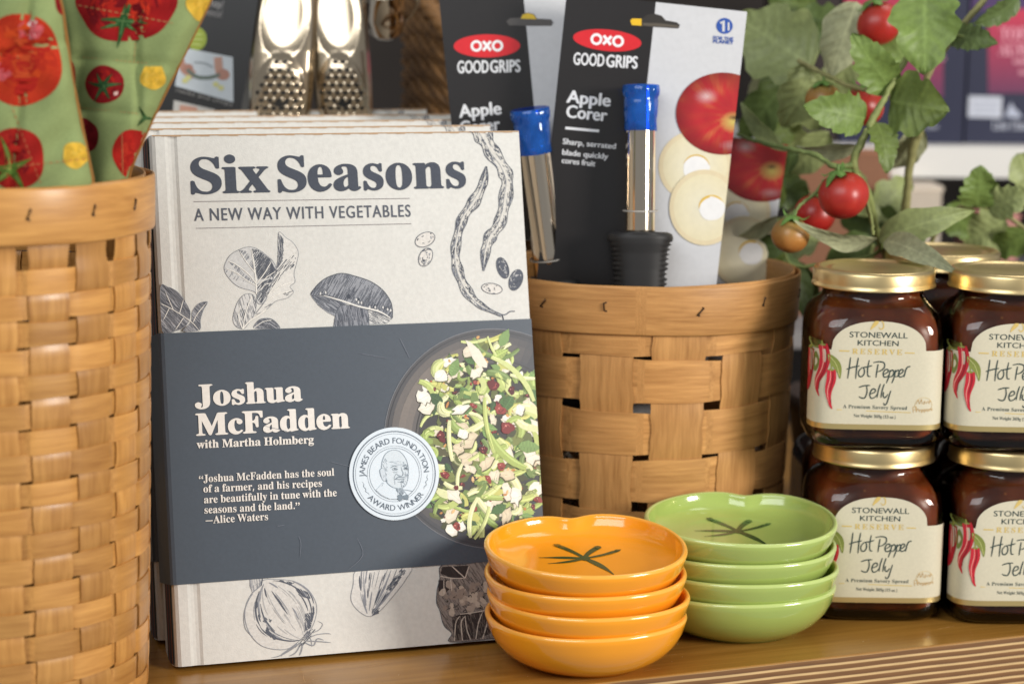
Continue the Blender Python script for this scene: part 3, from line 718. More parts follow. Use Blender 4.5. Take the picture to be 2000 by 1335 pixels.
# chopped salad
R = random.Random(21)
def inside(x, y, k=1.0):
    a = math.atan2(y-858, x-955); r = 138+14*sin(3*a+1)+9*sin(7*a)
    return math.hypot((x-955)/1.0, (y-858)/1.32) < r*k
def rp(k=1.0):
    while True:
        x, y = R.uniform(800, 1075), R.uniform(640, 1060)
        if inside(x, y, k): return x, y
CEL = [hx(182, 194, 116), hx(200, 208, 140), hx(162, 180, 100), hx(216, 218, 168), hx(140, 160, 88), hx(192, 192, 110), hx(112, 134, 76)]
MINT = [hx(96, 130, 76), hx(76, 108, 62), hx(120, 150, 88), hx(62, 88, 56)]
CHS = [hx(226, 219, 202), hx(218, 208, 186), hx(232, 228, 216), hx(210, 196, 168)]
CRN = [hx(100, 32, 36), hx(122, 42, 42), hx(82, 28, 32), hx(142, 60, 54)]
SEED = [hx(206, 158, 96), hx(190, 132, 74), hx(222, 184, 130)]
for k in range(150):
    x, y = rp(.97); B.ell(x, y, R.uniform(8, 20), R.uniform(6, 14), R.choice((hx(70, 74, 50), hx(96, 104, 60), hx(52, 52, 46), hx(120, 128, 72))), R.uniform(0, 3), .16, 14, k)
def celery(x, y, l, w, a, bend, c):
    st = [(x+cos(a)*l*(t-.5)-sin(a)*bend*(1-(2*t-1)**2), y+sin(a)*l*(t-.5)+cos(a)*bend*(1-(2*t-1)**2)) for t in [i/8 for i in range(9)]]
    B.stroke(st, w, c, taper=(.6, .6))
    off = w*.22; st2 = [(p[0]+off*sin(a), p[1]-off*cos(a)) for p in st]
    B.stroke(st2, w*.25, tuple(min(1, q*1.3+.04) for q in c), taper=(.3, .3))
    off = -w*.40; st2 = [(p[0]+off*sin(a), p[1]-off*cos(a)) for p in st]
    B.stroke(st2, w*.16, tuple(q*.55 for q in c), taper=(.3, .3))
def mint(x, y, l, a, c):
    n_ = 7; up = []; dn = []
    for i in range(n_+1):
        t = i/n_; w = l*.25*sin(pi*t**.8)*(1+.12*(i % 2))
        up.append((x+cos(a)*l*t-sin(a)*w, y+sin(a)*l*t+cos(a)*w)); dn.append((x+cos(a)*l*t+sin(a)*w, y+sin(a)*l*t-cos(a)*w))
    B.poly(up+dn[::-1], c)
    for i in range(1, n_): B.stroke([(x+cos(a)*l*i/n_, y+sin(a)*l*i/n_), up[i]], .7, tuple(q*.6 for q in c)); B.stroke([(x+cos(a)*l*i/n_, y+sin(a)*l*i/n_), dn[i]], .7, tuple(q*1.5 for q in c))
    B.stroke([(x, y), (x+cos(a)*l, y+sin(a)*l)], 1, tuple(min(1, q*1.7) for q in c))
def flake(x, y, r, c, sd):
    q = random.Random(sd); n_ = q.randint(9, 15); a0 = q.uniform(0, 6)
    sx_, rt = q.uniform(.9, 1.7), q.uniform(0, 3.1); P = [(r*q.uniform(.45, 1.2)*cos(a0+6.283*i/n_)*sx_, r*q.uniform(.45, 1.1)*sin(a0+6.283*i/n_)) for i in range(n_)]; P = [(x+a*cos(rt)-b*sin(rt), y+a*sin(rt)+b*cos(rt)) for a, b in P]
    B.poly([(p[0]+1.5, p[1]+2.0) for p in P], hx(86, 84, 58)); B.poly(P, c)
    B.poly([(x+(p[0]-x)*.62-1, y+(p[1]-y)*.55-1) for p in P], tuple(min(.92, v*1.12) for v in c))
    B.stroke([P[0], (x+q.uniform(-2, 2), y+q.uniform(-2, 2)), P[n_//2]], .8, tuple(v*.72 for v in c))
def crab(x, y, r, sd):
    q = random.Random(sd); r *= .82; c = q.choice(CRN); B.ell(x, y, r*1.1, r*q.uniform(.55, .95), c, q.uniform(0, 3), .14, 16, sd)
    for _ in range(4):
        a = q.uniform(0, 6.28); B.stroke([(x+cos(a)*r*.7, y+sin(a)*r*.6), (x+cos(a+1.2)*r*.4, y+sin(a+1.2)*r*.5)], 1.2, q.choice((hx(60, 16, 22), hx(176, 84, 78))))
    B.ell(x-r*.25, y-r*.3, r*.16, r*.12, hx(222, 150, 140), .4, 0, 8)
for k in range(420):
    B.layer = 1+min(2, k//140); kind = R.random(); x, y = rp(1.0)
    if kind < .46: celery(x, y, R.uniform(18, 56), R.uniform(6, 17), R.uniform(0, 3.14), R.uniform(-12, 12), R.choice(CEL))
    elif kind < .57: mint(x, y, R.uniform(18, 40), R.uniform(0, 6.28), R.choice(MINT))
    elif kind < .72: flake(x, y, R.uniform(5, 17), R.choice(CHS), k)
    elif kind < .82: crab(x, y, R.uniform(3, 8), k)
    elif kind < .95: B.ell(x, y, R.uniform(3, 7), R.uniform(1.8, 3), R.choice(SEED), R.uniform(0, 3), .05, 10)
    else: B.ell(x, y, R.uniform(1.5, 3), R.uniform(1.5, 2.6), R.choice(CRN+[hx(186, 86, 52)]), 0, .1, 8)
B.layer = 4                                                     # pieces one can point at
celery(960, 676, 42, 5, 1.15, 2, CEL[1]); B.poly([(908, 664), (918, 668), (936, 684), (951, 710), (950, 718), (934, 716), (922, 700)], CHS[0])
for a in ((860, 735, 16), (832, 795, 17), (826, 775, 15), (903, 846, 13), (893, 878, 12), (948, 905, 13), (1005, 970, 15), (1037, 890, 17), (886, 968, 14), (1014, 800, 12), (880, 1036, 13), (930, 728, 12)): flake(*a, R.choice(CHS), int(a[0]))
for a in ((861, 852, 13), (868, 927, 12), (962, 752, 13), (990, 835, 15), (943, 878, 10), (976, 800, 12), (998, 762, 9), (978, 910, 10), (953, 935, 9), (890, 952, 6), (1050, 975, 9), (890, 1028, 11), (924, 792, 8)): crab(*a, int(a[1]))
celery(925, 1010, 80, 9, 1.75, 8, CEL[3]); celery(940, 1020, 70, 8, 2.0, -5, CEL[1]); celery(1000, 740, 120, 10, .8, -14, CEL[1]); celery(955, 830, 110, 9, 1.4, 6, CEL[0]); celery(880, 860, 80, 9, 1.5, 4, CEL[3]); celery(990, 880, 100, 15, .75, 10, CEL[2]); celery(1020, 735, 50, 8, .15, 3, CEL[3])
mint(880, 735, 38, -1.2, MINT[2]); mint(1035, 760, 44, 1.0, MINT[1]); mint(960, 700, 36, -.5, CEL[2]); mint(1010, 870, 46, .1, MINT[2])
# lettering
B.layer = 3
B.text('Joshua', (382, 793), (589, 782), 41/35.3, WHT, 'serif', .018)
B.text('McFadden', (384, 850), (681, 835), 42/35.3, WHT, 'serif', .018)
B.text('with Martha Holmberg', (384, 875), (612, 865), 15.5/35.3, WHT, 'serif', .010)
for tx, p0, p1 in (('Joshua McFadden has the soul', (397, 941), (652, 928)), ('of a farmer, and his recipes', (397, 961), (628, 949.5)), ('are beautifully in tune with the', (398, 982), (657, 968)), ('seasons and the land.', (399, 1002), (575, 993)), ('Alice Waters', (416, 1021), (523, 1014.5))):
    B.text(tx, p0, p1, 14.5/35.3, WHT, 'serif', .005)
B.stroke([(401, 1016.5), (415, 1015.8)], 1.7, WHT)
def quote(x, y, flip):
    s_ = -1 if flip else 1
    for k in (0, 5): B.ell(x+k, y, 1.7, 1.7, WHT, 0, 0, 10); B.stroke([(x+k+1.2*s_, y), (x+k+.6*s_, y+2.6*s_), (x+k-1.2*s_, y+4.2*s_)], 1.3, WHT)
quote(389.5, 933, True); quote(578, 982, False)
# scuffs in the paper
B.layer = 3
for st in (((585, 1090), (587, 1060), (582, 1045)), ((678, 1113), (708, 1083), (697, 1050)), ((540, 1027), (556, 1024)), ((510, 830), (560, 842), (590, 850)), ((700, 690), (760, 700)), ((640, 900), (690, 912)), ((780, 660), (800, 700))):
    B.stroke(st, .9, hx(108, 114, 126), 4, taper=(.2, .2))
B.emit(mb, bmap(t_), 1, base=.006, lay=.014)
mb.v = [v for v in mb.v]
band = mb.build('belly_band', [inkmat('slate_band', .42, .05, 500, .5, big=.06), BAND], book, fix=False)
# seal
mb = MB(); SC = book_uv((769, 924.5)); SR = 2.63
SEALC = hx(214, 224, 232); SINK = hx(92, 104, 116)
def seal_T(p): return (SC[0]+(p[0]-660)/6.068/35.0, SC[1]-(p[1]-695)/6.068/35.6)
D = Print(seal_T); D.layer = 0
D.T = lambda p: p
N_ = 72
for r in (SR,):
    top = [mb.vert(bk(SC[0]+r*cos(2*pi*i/N_), -t_-.115, SC[1]+r*sin(2*pi*i/N_)), SEALC) for i in range(N_)]
    lo = [mb.vert(bk(SC[0]+r*cos(2*pi*i/N_), -t_-.03, SC[1]+r*sin(2*pi*i/N_)), SEALC) for i in range(N_)]
    mb.face(top, 0, False)
    for i in range(N_): mb.face((lo[i], lo[(i+1) % N_], top[(i+1) % N_], top[i]), 0, False)
for rr, w, c in ((.912, .055, hx(78, 90, 104)), (.862, .016, SINK), (.60, .016, SINK), (.555, .024, SINK)):
    D.ring(SC[0], SC[1], SR*rr, SR*rr, w, c)
D.arc_text('JAMES BEARD FOUNDATION', SC[0], SC[1], SR*.655, rad(183), rad(-1), .32, hx(76, 88, 102), 'sans', .012)
D.arc_text('AWARD WINNER', SC[0], SC[1], SR*.795, rad(217), rad(323), .32, hx(76, 88, 102), 'sans', .012, inside=True)
D.T = seal_T; D.layer = 1
for sq in ([(258, 765), (275, 800), (270, 830), (295, 860), (292, 890), (320, 910), (338, 935)], [(1075, 728), (1060, 760), (1068, 790), (1042, 820), (1050, 850), (1020, 880), (1016, 908)]): D.stroke(sq, 5, SINK, 5, taper=(.3, .3))
SL = hx(150, 163, 174); SM = hx(118, 132, 144)
# engraved bust
face = catmull([(505, 640), (515, 540), (560, 450), (640, 405), (730, 420), (800, 500), (832, 600), (830, 720), (800, 830), (740, 875), (660, 870), (590, 830), (540, 760)], 5, True)
D.poly(face, hx(205, 215, 222)); D.layer = 2; D.stroke(face+[face[0]], 5, SM)
ear = catmull([(510, 620), (482, 640), (488, 700), (510, 760), (540, 775), (548, 700), (535, 640)], 5, True); D.poly(ear, hx(200, 210, 218)); D.stroke(ear, 5, SM); D.stroke([(515, 650), (530, 690), (522, 740)], 5, SM, 4)
D.hatch(catmull([(520, 560), (560, 500), (575, 620), (560, 740), (600, 830), (540, 770), (520, 680)], 4, True), 1.2, 11, 4, SM, .6, seg=40, seed=3)
D.hatch([(760, 540), (830, 600), (828, 760), (770, 860), (700, 870), (720, 800), (790, 740)], 1.3, 11, 4, SM, .5, seg=40, seed=4)
D.hatch([(600, 540), (720, 520), (800, 560), (790, 600), (620, 590)], .1, 13, 3.5, SL, .6, seg=50, seed=5)
D.layer = 3
for st, w in ((((615, 620), (655, 600), (705, 612)), 8), (((765, 612), (795, 598), (825, 612)), 7), (((632, 640), (660, 625), (698, 640), (665, 655), (632, 640)), 6), (((775, 640), (800, 628), (825, 640), (800, 652), (775, 640)), 5), (((745, 610), (755, 660), (768, 700), (745, 728), (705, 715)), 6), (((690, 700), (705, 720), (730, 728)), 5), (((660, 770), (700, 740), (760, 745), (800, 735)), 9), (((672, 762), (730, 768), (798, 758)), 7), (((690, 795), (740, 800), (775, 790)), 5), (((690, 690), (655, 740), (660, 830)), 4), (((640, 670), (670, 680), (700, 668)), 4)):
    D.stroke(st, w, SM, 5, taper=(.4, .4))
D.ell(668, 636, 9, 9, hx(80, 92, 104), 0, 0, 12); D.ell(803, 638, 8, 8, hx(80, 92, 104), 0, 0, 12)
D.layer = 2
D.poly([(515, 790), (600, 850), (690, 930), (735, 1000), (585, 1000), (480, 940), (420, 880)], hx(212, 222, 230))
for st in (((515, 795), (490, 840), (425, 878), (470, 915), (520, 890)), ((520, 800), (585, 880), (690, 945)), ((490, 842), (540, 920), (590, 992)), ((745, 895), (810, 905), (870, 925)), ((760, 905), (790, 950), (800, 975)), ((455, 915), (520, 895))): D.stroke(st, 5, SM, 4)
D.poly([(672, 880), (750, 875), (760, 940), (720, 990), (680, 960)], hx(160, 172, 182)); D.hatch([(672, 880), (750, 875), (760, 940), (720, 990), (680, 960)], 1.4, 9, 4, SINK, .7, seg=25, seed=8)
D.layer = 3
bow = [(676, 965), (700, 955), (745, 975), (800, 960), (815, 975), (808, 1025), (760, 1010), (740, 1005), (712, 1035), (684, 1010)]
D.poly(bow, SM); D.hatch(bow, .8, 10, 4, hx(70, 82, 94), .6, seg=20, seed=9); D.stroke(bow+[bow[0]], 4, hx(80, 92, 104))
D.emit(mb, bmap(t_+.115), 0, base=.004, lay=.013)
mb.build('award_seal', inkmat('silver_seal_paper', .38, .03, 800, .5), band)
STEP = 4.96
for k, lb in enumerate(('second cream cookbook of the leaning row, only its top edge showing behind the front copy', 'third cream cookbook of the leaning row, middle strip of five top edges', 'fourth cream cookbook of the leaning row, next to last top edge at the back', 'hindmost cream cookbook of the leaning row, in front of the perforated steel tools')):
    c = copy_tree(book); c.location = book.location+BB*(STEP*(k+1)*CM)+BE*(.0012*((k*7) % 5-2)); c['label'] = lb

# ================================================================== glazed tomato-shaped dishes
def make_bowl(name, label, group, glaze, rim, loc, notch_deg, seed, fl=0, SY=.92):
    root = thing(name, label, 'bowl', loc, group)
    H, Rr, Rb = 2.95, 5.77, 3.15
    na = rad(notch_deg)
    def shape(t, hf):                                            # lobed outline: one deep crease, faint shoulders
        d = math.atan2(sin(t-na), cos(t-na))
        k = 1-.062*hf*math.exp(-(d/.13)**2)+.012*hf*cos(2*(t-na)+.6)+.010*hf*cos(4*(t-na)+2.6)+.016*hf*math.exp(-((abs(d)-.55)/.3)**2)
        return k
    prof = [(Rb-.35, .16, 0), (Rb-.3, 0, 0), (Rb, 0, 0), (Rb+.12, .12, .1), (Rb+.75, .35, .2), (Rb+1.5, .85, .5), (Rb+2.05, 1.45, .75), (Rb+2.38, 2.05, .9), (Rb+2.52, 2.5, 1), (Rb+2.60, 2.78, 1),
            (Rb+2.55, 2.91, 1), (Rb+2.44, 2.96, 1), (Rb+2.32, 2.92, 1), (Rb+2.24, 2.78, 1), (Rb+2.12, 2.4, 1), (Rb+1.85, 1.85+fl*.55, .85), (Rb+1.35, 1.45+fl*.8, .6), (Rb+.5, 1.22+fl*.95, .3), (Rb-.8, 1.13+fl, .1), (1.0, 1.10+fl, 0), (.02, 1.10+fl, 0)]
    mb = MB(); n = 96; base = 0; kk = len(prof)
    for j, (r, z, hf) in enumerate(prof):
        for i in range(n):
            t = 2*pi*i/n; d = math.atan2(sin(t-na), cos(t-na))
            q = r*shape(t, hf); zz = z-(.16*math.exp(-(d/.22)**2) if z > 2 else 0)*hf+.05*hf*sin(2*t+seed)
            mb.vert((loc[0]+q*cos(t), loc[1]+q*sin(t)*SY, loc[2]+zz))
    for j in range(kk-1):
        m = 2 if j in (0, 1) else (1 if j in (9, 10, 11) else 0)
        for i in range(n): mb.face((j*n+i, j*n+(i+1) % n, (j+1)*n+(i+1) % n, (j+1)*n+i), m)
    mb.face([i for i in range(n)][::-1], 2, False); mb.face([(kk-1)*n+i for i in range(n)], 0)
    # painted calyx on the floor of the dish
    pr = Print()
    R = random.Random(seed)
    def arm(a, l, w, bend, club=False):
        P = [(cos(a)*l*t-sin(a)*bend*t*t, sin(a)*l*t+cos(a)*bend*t*t) for t in [i/10 for i in range(11)]]
        w *= .80
        pr.stroke(P, w, (1, 1, 1), wf=lambda t: w*(.62+.5*t)*max(.05, 1-max(0, t-.86)/.14)**.5 if club else w*(.6+.7*sin(pi*min(1, t*1.05+.08)))*(1-.7*t**3))
        if club: pr.layer = 1; pr.ell(P[-2][0], P[-2][1], w*.55, w*.5, (1, 1, 1)); pr.layer = 0
    for a, l, w, b, cl in ((176, 2.55, .30, .30, 0), (122, 2.3, .42, .55, 1), (76, 1.7, .46, -.55, 1), (18, 2.35, .34, .45, 1), (-42, 2.6, .42, -.6, 0), (-146, 2.2, .26, -.45, 0)):
        arm(rad(a), l, w, b, cl)
    pr.ell(0, 0, .34, .28, (1, 1, 1), 0, .08)
    def zin(x, y):
        r = math.hypot(x, y/SY)
        P = [(0, 1.10+fl), (1.0, 1.10+fl), (Rb-.8, 1.13+fl), (Rb+.5, 1.22+fl*.95), (Rb+1.35, 1.45+fl*.8), (Rb+2.1, 1.9+fl*.5)]
        for (a, za), (b, zb) in zip(P[:-1], P[1:]):
            if r <= b: return za+(zb-za)*(r-a)/(b-a)
        return 1.9
    pr.emit(mb, lambda x, y, off: Vector((loc[0]+x, loc[1]+y*1.2+1.0, loc[2]+zin(x, y*1.2+1.0)+.02+off)), 3)
    mb.build('dish', [glaze, rim, BISQUE, CALYX_INK], root)
    return root
OB = (4.3, 115.9, 0)
NAMES = ['lowest', 'second from the bottom', 'third from the bottom', 'topmost']
def stack(loc, colour, glaze, rim, notch, where, sy):
    for k in range(4):
        j = ((0, 0), (.10, -.05), (-.04, .06), (-.10, -.02))[k]
        L = (loc[0]+j[0], loc[1]+j[1], 1.22*k+(.28 if k == 3 else 0))
        lb = {0: f'{colour} glazed dish at the bottom of the {colour} stack, standing on the shelf', 1: f'{colour} glazed dish second from the bottom of the {colour} stack',
              2: f'{colour} glazed dish right below the topmost one of the {colour} stack', 3: f'{colour} glazed dish on top of its stack, dark green painted calyx inside, {where}'}[k]
        b = make_bowl('tomato_dish', lb, f'stacked {colour} dishes', glaze, rim, L, notch+(0, 5, -4, 0)[k], 3+k, .6 if k == 3 else 0, sy)
        b.rotation_euler = (rad((0, .9, 2.0, 4.2)[k]), rad((0, .4, -.5, .3)[k]), 0)
stack(OB, 'orange', ORANGE, ORANGE_RIM, 97, 'by the cookbook', .92)
stack((13.55, 122.2, 0), 'green', GREEN, GREEN_RIM, 82, 'by the jars', .86)

# ================================================================== splint baskets
def splint_basket(name, label, c, rx, ry, k_bot, H, nv, rows, z0, pitch, hv, hh, mat, phase, rim_h, rim_t, staples, seed, thick=.14, bulge=.5):
    R = random.Random(seed); root = thing(name, label, 'basket', (c[0], c[1], 0), None)
    def rad_(z): t = min(1, max(0, z/H)); return k_bot+(1-k_bot)*(t**bulge)
    def P(th, z, off):
        k = rad_(z); return Vector((c[0]+(rx*k+off)*sin(th), c[1]-(ry*k+off)*cos(th), z))
    A_ = thick*.5+.025
    def tnh(x): return math.tanh(4.2*x)
    mb = MB()
    for k in range(nv):
        th0 = phase+2*pi*k/nv+R.uniform(-.012, .012); hw = hv*R.uniform(.94, 1.05); sd = R.uniform(0, 90); lean = R.uniform(-.01, .01)
        def front(u, v, s_=1, th0=th0, hw=hw, k=k, lean=lean):
            z = .2+(H-rim_h*.4-.2)*v; o_ = A_*(-1)**k*tnh(cos(pi*(z-z0)/pitch))
            return P(th0+lean*sin(3*v)+(u-.5)*2*hw*(1+.03*sin(z*1.9+sd)+.02*sin(z*4.7+sd))/rx, z, o_+s_*thick/2-.02*abs(2*u-1)**3*(s_ > 0))
        for s_, fl in ((1, False), (-1, True)):
            mb.grid(lambda u, v, s_=s_: front(u, v, s_), 4, rows*6, 0, flip=fl, guv=lambda u, v, sd=sd: (v*H, u*2*hw, sd), smooth=True)
        for uu, fl in ((0, True), (1, False)):
            mb.grid(lambda u, v, uu=uu: front(uu, v, 1-2*u), 1, rows*6, 0, flip=not fl, guv=lambda u, v, sd=sd: (v*H, u*thick, sd), smooth=False)
    for j in range(rows):
        sd = R.uniform(0, 90); hz = hh*R.uniform(.93, 1.04); dz = R.uniform(-.03, .03)*pitch; N = nv*10; ph = R.uniform(0, 6)
        def ring(u, v, s_=1, j=j, hz=hz, dz=dz, ph=ph):
            th = 2*pi*u; z = z0+j*pitch+dz+(v-.5)*2*hz*(1+.04*sin(5*th+ph)+.03*sin(13*th+ph*2))+.035*pitch*sin(2*th+ph)
            o_ = -A_*(-1)**j*tnh(cos(nv/2*(th-phase)))
            return P(th, z, o_+s_*thick/2-.02*abs(2*v-1)**3*(s_ > 0))
        for s_, fl in ((1, False), (-1, True)):
            mb.grid(lambda u, v, s_=s_: ring(u, v, s_), N, 3, 0, cu=True, flip=fl, guv=lambda u, v, sd=sd: (u*2*pi*rx, v*2*hz, sd+.37*int(((u-phase/(2*pi))*nv+.5)/2)))
        for vv, fl in ((0, False), (1, True)):
            mb.grid(lambda u, v, vv=vv: ring(u, vv, 1-2*v), N, 1, 0, cu=True, flip=not fl, guv=lambda u, v, sd=sd: (u*2*pi*rx, v*thick, sd), smooth=False)
    mb.build('weave', mat, root)
    for nm, o0, zt in (('outer_hoop', A_+thick*.5+.02, 0), ('inner_hoop', -A_-thick*.5-rim_t-.02, .04)):
        mb = MB(); sd = R.uniform(0, 50); q = []
        for i in range(5): q.append((o0+rim_t*(1-.0), 0))
        pr_ = [(o0, H-rim_h), (o0+rim_t*.8, H-rim_h), (o0+rim_t, H-rim_h+.1), (o0+rim_t*1.05, H-rim_h*.5), (o0+rim_t, H-.14), (o0+rim_t*.8, H+zt), (o0+rim_t*.2, H+zt), (o0, H-.1)]
        kp = len(pr_); N = 96
        for i in range(N):
            th = 2*pi*i/N; wv = .05*sin(2*th+sd)+.03*sin(5*th+sd)
            for a, (o_, z) in enumerate(pr_): mb.vert(P(th, z+wv, o_), (1, 1, 1), (th*rx, z+o_, sd))
        for i in range(N):
            for a in range(kp): mb.face((i*kp+a, ((i+1) % N)*kp+a, ((i+1) % N)*kp+(a+1) % kp, i*kp+(a+1) % kp), 0, True)
        hoop = mb.build(nm, mat, root)
        if nm == 'outer_hoop':
            for th, z, tl in staples:
                mb = MB(); o_ = o0+rim_t*1.05
                mb.tube([P(th-.012, z-.32, o_-.1), P(th-.010, z-.25, o_+.07), P(th+.006+tl*.02, z+.15, o_+.06), P(th+.012, z+.26, o_-.1)], .055, 6)
                mb.ngon([P(th-.006, z-.36, o_+.008), P(th+.006, z-.36, o_+.008), P(th+.006, z-.26, o_+.008), P(th-.006, z-.26, o_+.008)], 0)
                mb.build('staple', NAIL, hoop)
    mb = MB(); mb.lathe([(.01, .15), (1, .15), (1, .45), (.01, .45)], 40, 0, Matrix.Translation((c[0], c[1], 0)) @ Matrix.Diagonal((rx*k_bot-.2, ry*k_bot-.2, 1, 1)))
    mb.build('bottom', mat, root)
    return root, P
BKC = (7.95, 135.2)
mid_basket, PB = splint_basket('splint_basket', 'wide brown splint basket holding the carded kitchen tools', BKC, 10.0, 9.2, .925, 19.75, 14, 6, 1.9, 3.02, 1.60, 1.27, SPLINT, rad(-14), 2.95, .15,
    [(rad(a), 18.35+dz, tl) for a, dz, tl in ((-37, .2, 1), (-13.5, .25, -1), (18, 0, 1), (45, .3, 0), (75, .2, 1), (-62, .2, 1))], 5, .07, .75)
LBC = (-27.35, 108.6)
left_basket, PL = splint_basket('splint_basket', 'tall honey coloured splint basket holding the printed fabric', LBC, 8.75, 8.75, .925, 27.75, 22, 18, 1.2, 1.30, 1.02, .63, HONEY, rad(4), 2.75, .20,
    [(rad(a), 26.6, 0) for a in (-4, 30, 52, 72, -30)], 9, .085, .6)
# crinkled paper shred filling the brown basket
R = random.Random(3); mb = MB()
for k in range(240):
    a = R.uniform(0, 6.28); r = math.sqrt(R.random()); z = R.uniform(.6, 9)
    x, y = BKC[0]+r*8.5*cos(a), BKC[1]+r*7.7*sin(a); d = R.uniform(0, 6.28); P = []
    for i in range(7): P.append(Vector((x+cos(d)*i*.45, y+sin(d)*i*.45, z+(.25 if i % 2 else -.25)+R.uniform(-.1, .1))))
    w = Vector((-sin(d)*.12, cos(d)*.12, .12)); c = R.choice((hx(190, 180, 160), hx(150, 138, 120), hx(205, 200, 190), hx(90, 80, 70)))
    for i in range(6): mb.ngon([P[i]-w, P[i+1]-w, P[i+1]+w, P[i]+w], 0, c)
P = [p for p in mb.v if ((p[0]-BKC[0])/8.6)**2+((p[1]-BKC[1])/7.8)**2 > 1.0]
mb.v = [((BKC[0]+(x-BKC[0])*min(1, .97/max(1e-6, math.hypot((x-BKC[0])/8.6, (y-BKC[1])/7.8)))), (BKC[1]+(y-BKC[1])*min(1, .97/max(1e-6, math.hypot((x-BKC[0])/8.6, (y-BKC[1])/7.8)))), z) for x, y, z in mb.v]
o = mb.build('paper_shred', INK); o['kind'] = 'stuff'; tag(o, 'crinkled grey paper shred filling the bottom of the brown basket', 'paper shred')

# ================================================================== carded kitchen tools
def rotm(xv, zv):
    xv = xv.normalized(); zv = (zv-xv*zv.dot(xv)).normalized(); yv = zv.cross(xv)
    return Matrix((xv, yv, zv)).transposed()
class Plane:
    def __init__(s, O, e, u):
        s.O = O; s.e = e.normalized(); s.u = (u-s.e*u.dot(s.e)).normalized(); s.n = s.e.cross(s.u)
    def uv(s, p):
        d = (FW+RT*((p[0]-1000)/FPX)-UPV*((p[1]-667.5)/FPX)); c = Vector((0, 0, HCAM)); t = (s.O-c).dot(s.n)/d.dot(s.n); q = c+d*t-s.O
        return (q.dot(s.e), q.dot(s.u))
    def pt(s, x, y, off=0): return s.O+s.e*x+s.u*y+s.n*off
BLK = hx(34, 31, 31); CWH = hx(206, 206, 208); RED = hx(214, 38, 46); LW = hx(226, 226, 228)
def oxo(A, cx, cy, rx, ry, ang, sc=1):
    A.layer = 1; A.ell(cx, cy, rx, ry, RED, ang, 0, 48)
    A.layer = 2; ca, sa = cos(ang), sin(ang)
    f = lambda x, y: (cx+x*ca-y*sa, cy+x*sa+y*ca)
    for dx in (-.36, .36):
        c = f(rx*dx*.88, 0); A.ring(c[0], c[1], rx*.135, rx*.135, rx*.075, (.88, .88, .88), 28)
    A.stroke([f(-rx*.115, -ry*.40), f(rx*.115, ry*.40)], rx*.085, (.88, .88, .88)); A.stroke([f(rx*.115, -ry*.40), f(-rx*.115, ry*.40)], rx*.085, (.88, .88, .88))
def applec(seed):
    def f(r, t):
        x, y = r*cos(t), r*sin(t); dx, dy = x-.22, y-.10; d = math.hypot(dx, dy*1.3); a = math.atan2(dy, dx)
        n = .5+.25*sin(4.1*x+2.3*y+seed)*sin(3.3*y-2.1*x)+.25*sin(9.7*x+1.3)*sin(8.1*y+.4)
        st = .5+.5*sin(17*a+4*sin(2.2*r))
        red = (.42+.14*n, .02+.025*n*st, .028); mott = (.66, .27, .09); yg = (.62, .50, .13)
        w = max(0, n-.5)*.8*st+.45*max(0, -y-.45)*max(0, x+.35)
        c = [red[i]*(1-min(1, w))+mott[i]*min(1, w) for i in range(3)]
        g = max(0, 1-math.hypot(dx, dy*1.1-.12)/.30)**.8; c = [q*(1-g)+yg[i]*g for i, q in enumerate(c)]
        hl = max(0, 1-math.hypot(x+.36, (y+.42)*1.3)/.30)**1.6*.55+max(0, 1-math.hypot(x-.2, (y-.78)*2)/.3)*.3
        c = [q*(1-hl)+.82*hl for q in c]; k = 1-.5*max(0, r-.55)/.45
        core = max(0, 1-math.hypot(dx, dy*1.8)/.13); c = [q*k*(1-core)+(.07, .035, .015)[i]*core for i, q in enumerate(c)]
        return tuple(c)
    return f
def slicec(r, t):
    e = min(1, max(0, (r-.93)/.06)); c = (.78, .73-.04*r, .57-.12*r); s_ = (.48, .17, .06)
    return tuple(c[i]*(1-e)+s_[i]*e for i in range(3))
def pack(name, label, O, e, u, Wd, blackw, Ht, art, corer, seed, chamfer=0):
    pl = Plane(O, e, u); root = thing(name, label, 'carded tool', O+pl.u*(-Ht), 'apple corers on printed cards')
    mb = MB(); th = .09
    outl = [(0, 0), (Wd, 0), (Wd, -Ht), (chamfer, -Ht), (0, -Ht*.9 if chamfer else -Ht)]
    if not chamfer: outl = outl[:3]+[(0, -Ht)]
    F_ = [mb.vert(pl.pt(x, y, 0), CWH) for x, y in outl]; Bk = [mb.vert(pl.pt(x, y, -th), CWH) for x, y in outl]
    mb.face(F_[::-1], 0, False); mb.face(Bk, 0, False); n = len(outl)
    for i in range(n): mb.face((F_[i], F_[(i+1) % n], Bk[(i+1) % n], Bk[i]), 0, False)
    A = Print(pl.uv, clip=(.0, -Ht+.02, Wd, -.0)); A.layer = 0
    A.T = lambda p: p
    if chamfer: A.poly([(.0, 0), (blackw, 0), (blackw, -Ht), (chamfer, -Ht), (.0, -Ht*.9)], BLK)
    else: A.poly([(.0, 0), (blackw, 0), (blackw, -Ht), (.0, -Ht)], BLK)
    A.T = pl.uv
    art(A, pl)
    A.emit(mb, lambda x, y, off: pl.pt(x, y, off), 0, base=.006, lay=.012)
    mb.build('card', CARD, root, fix=False)
    corer(root, pl)
    return root
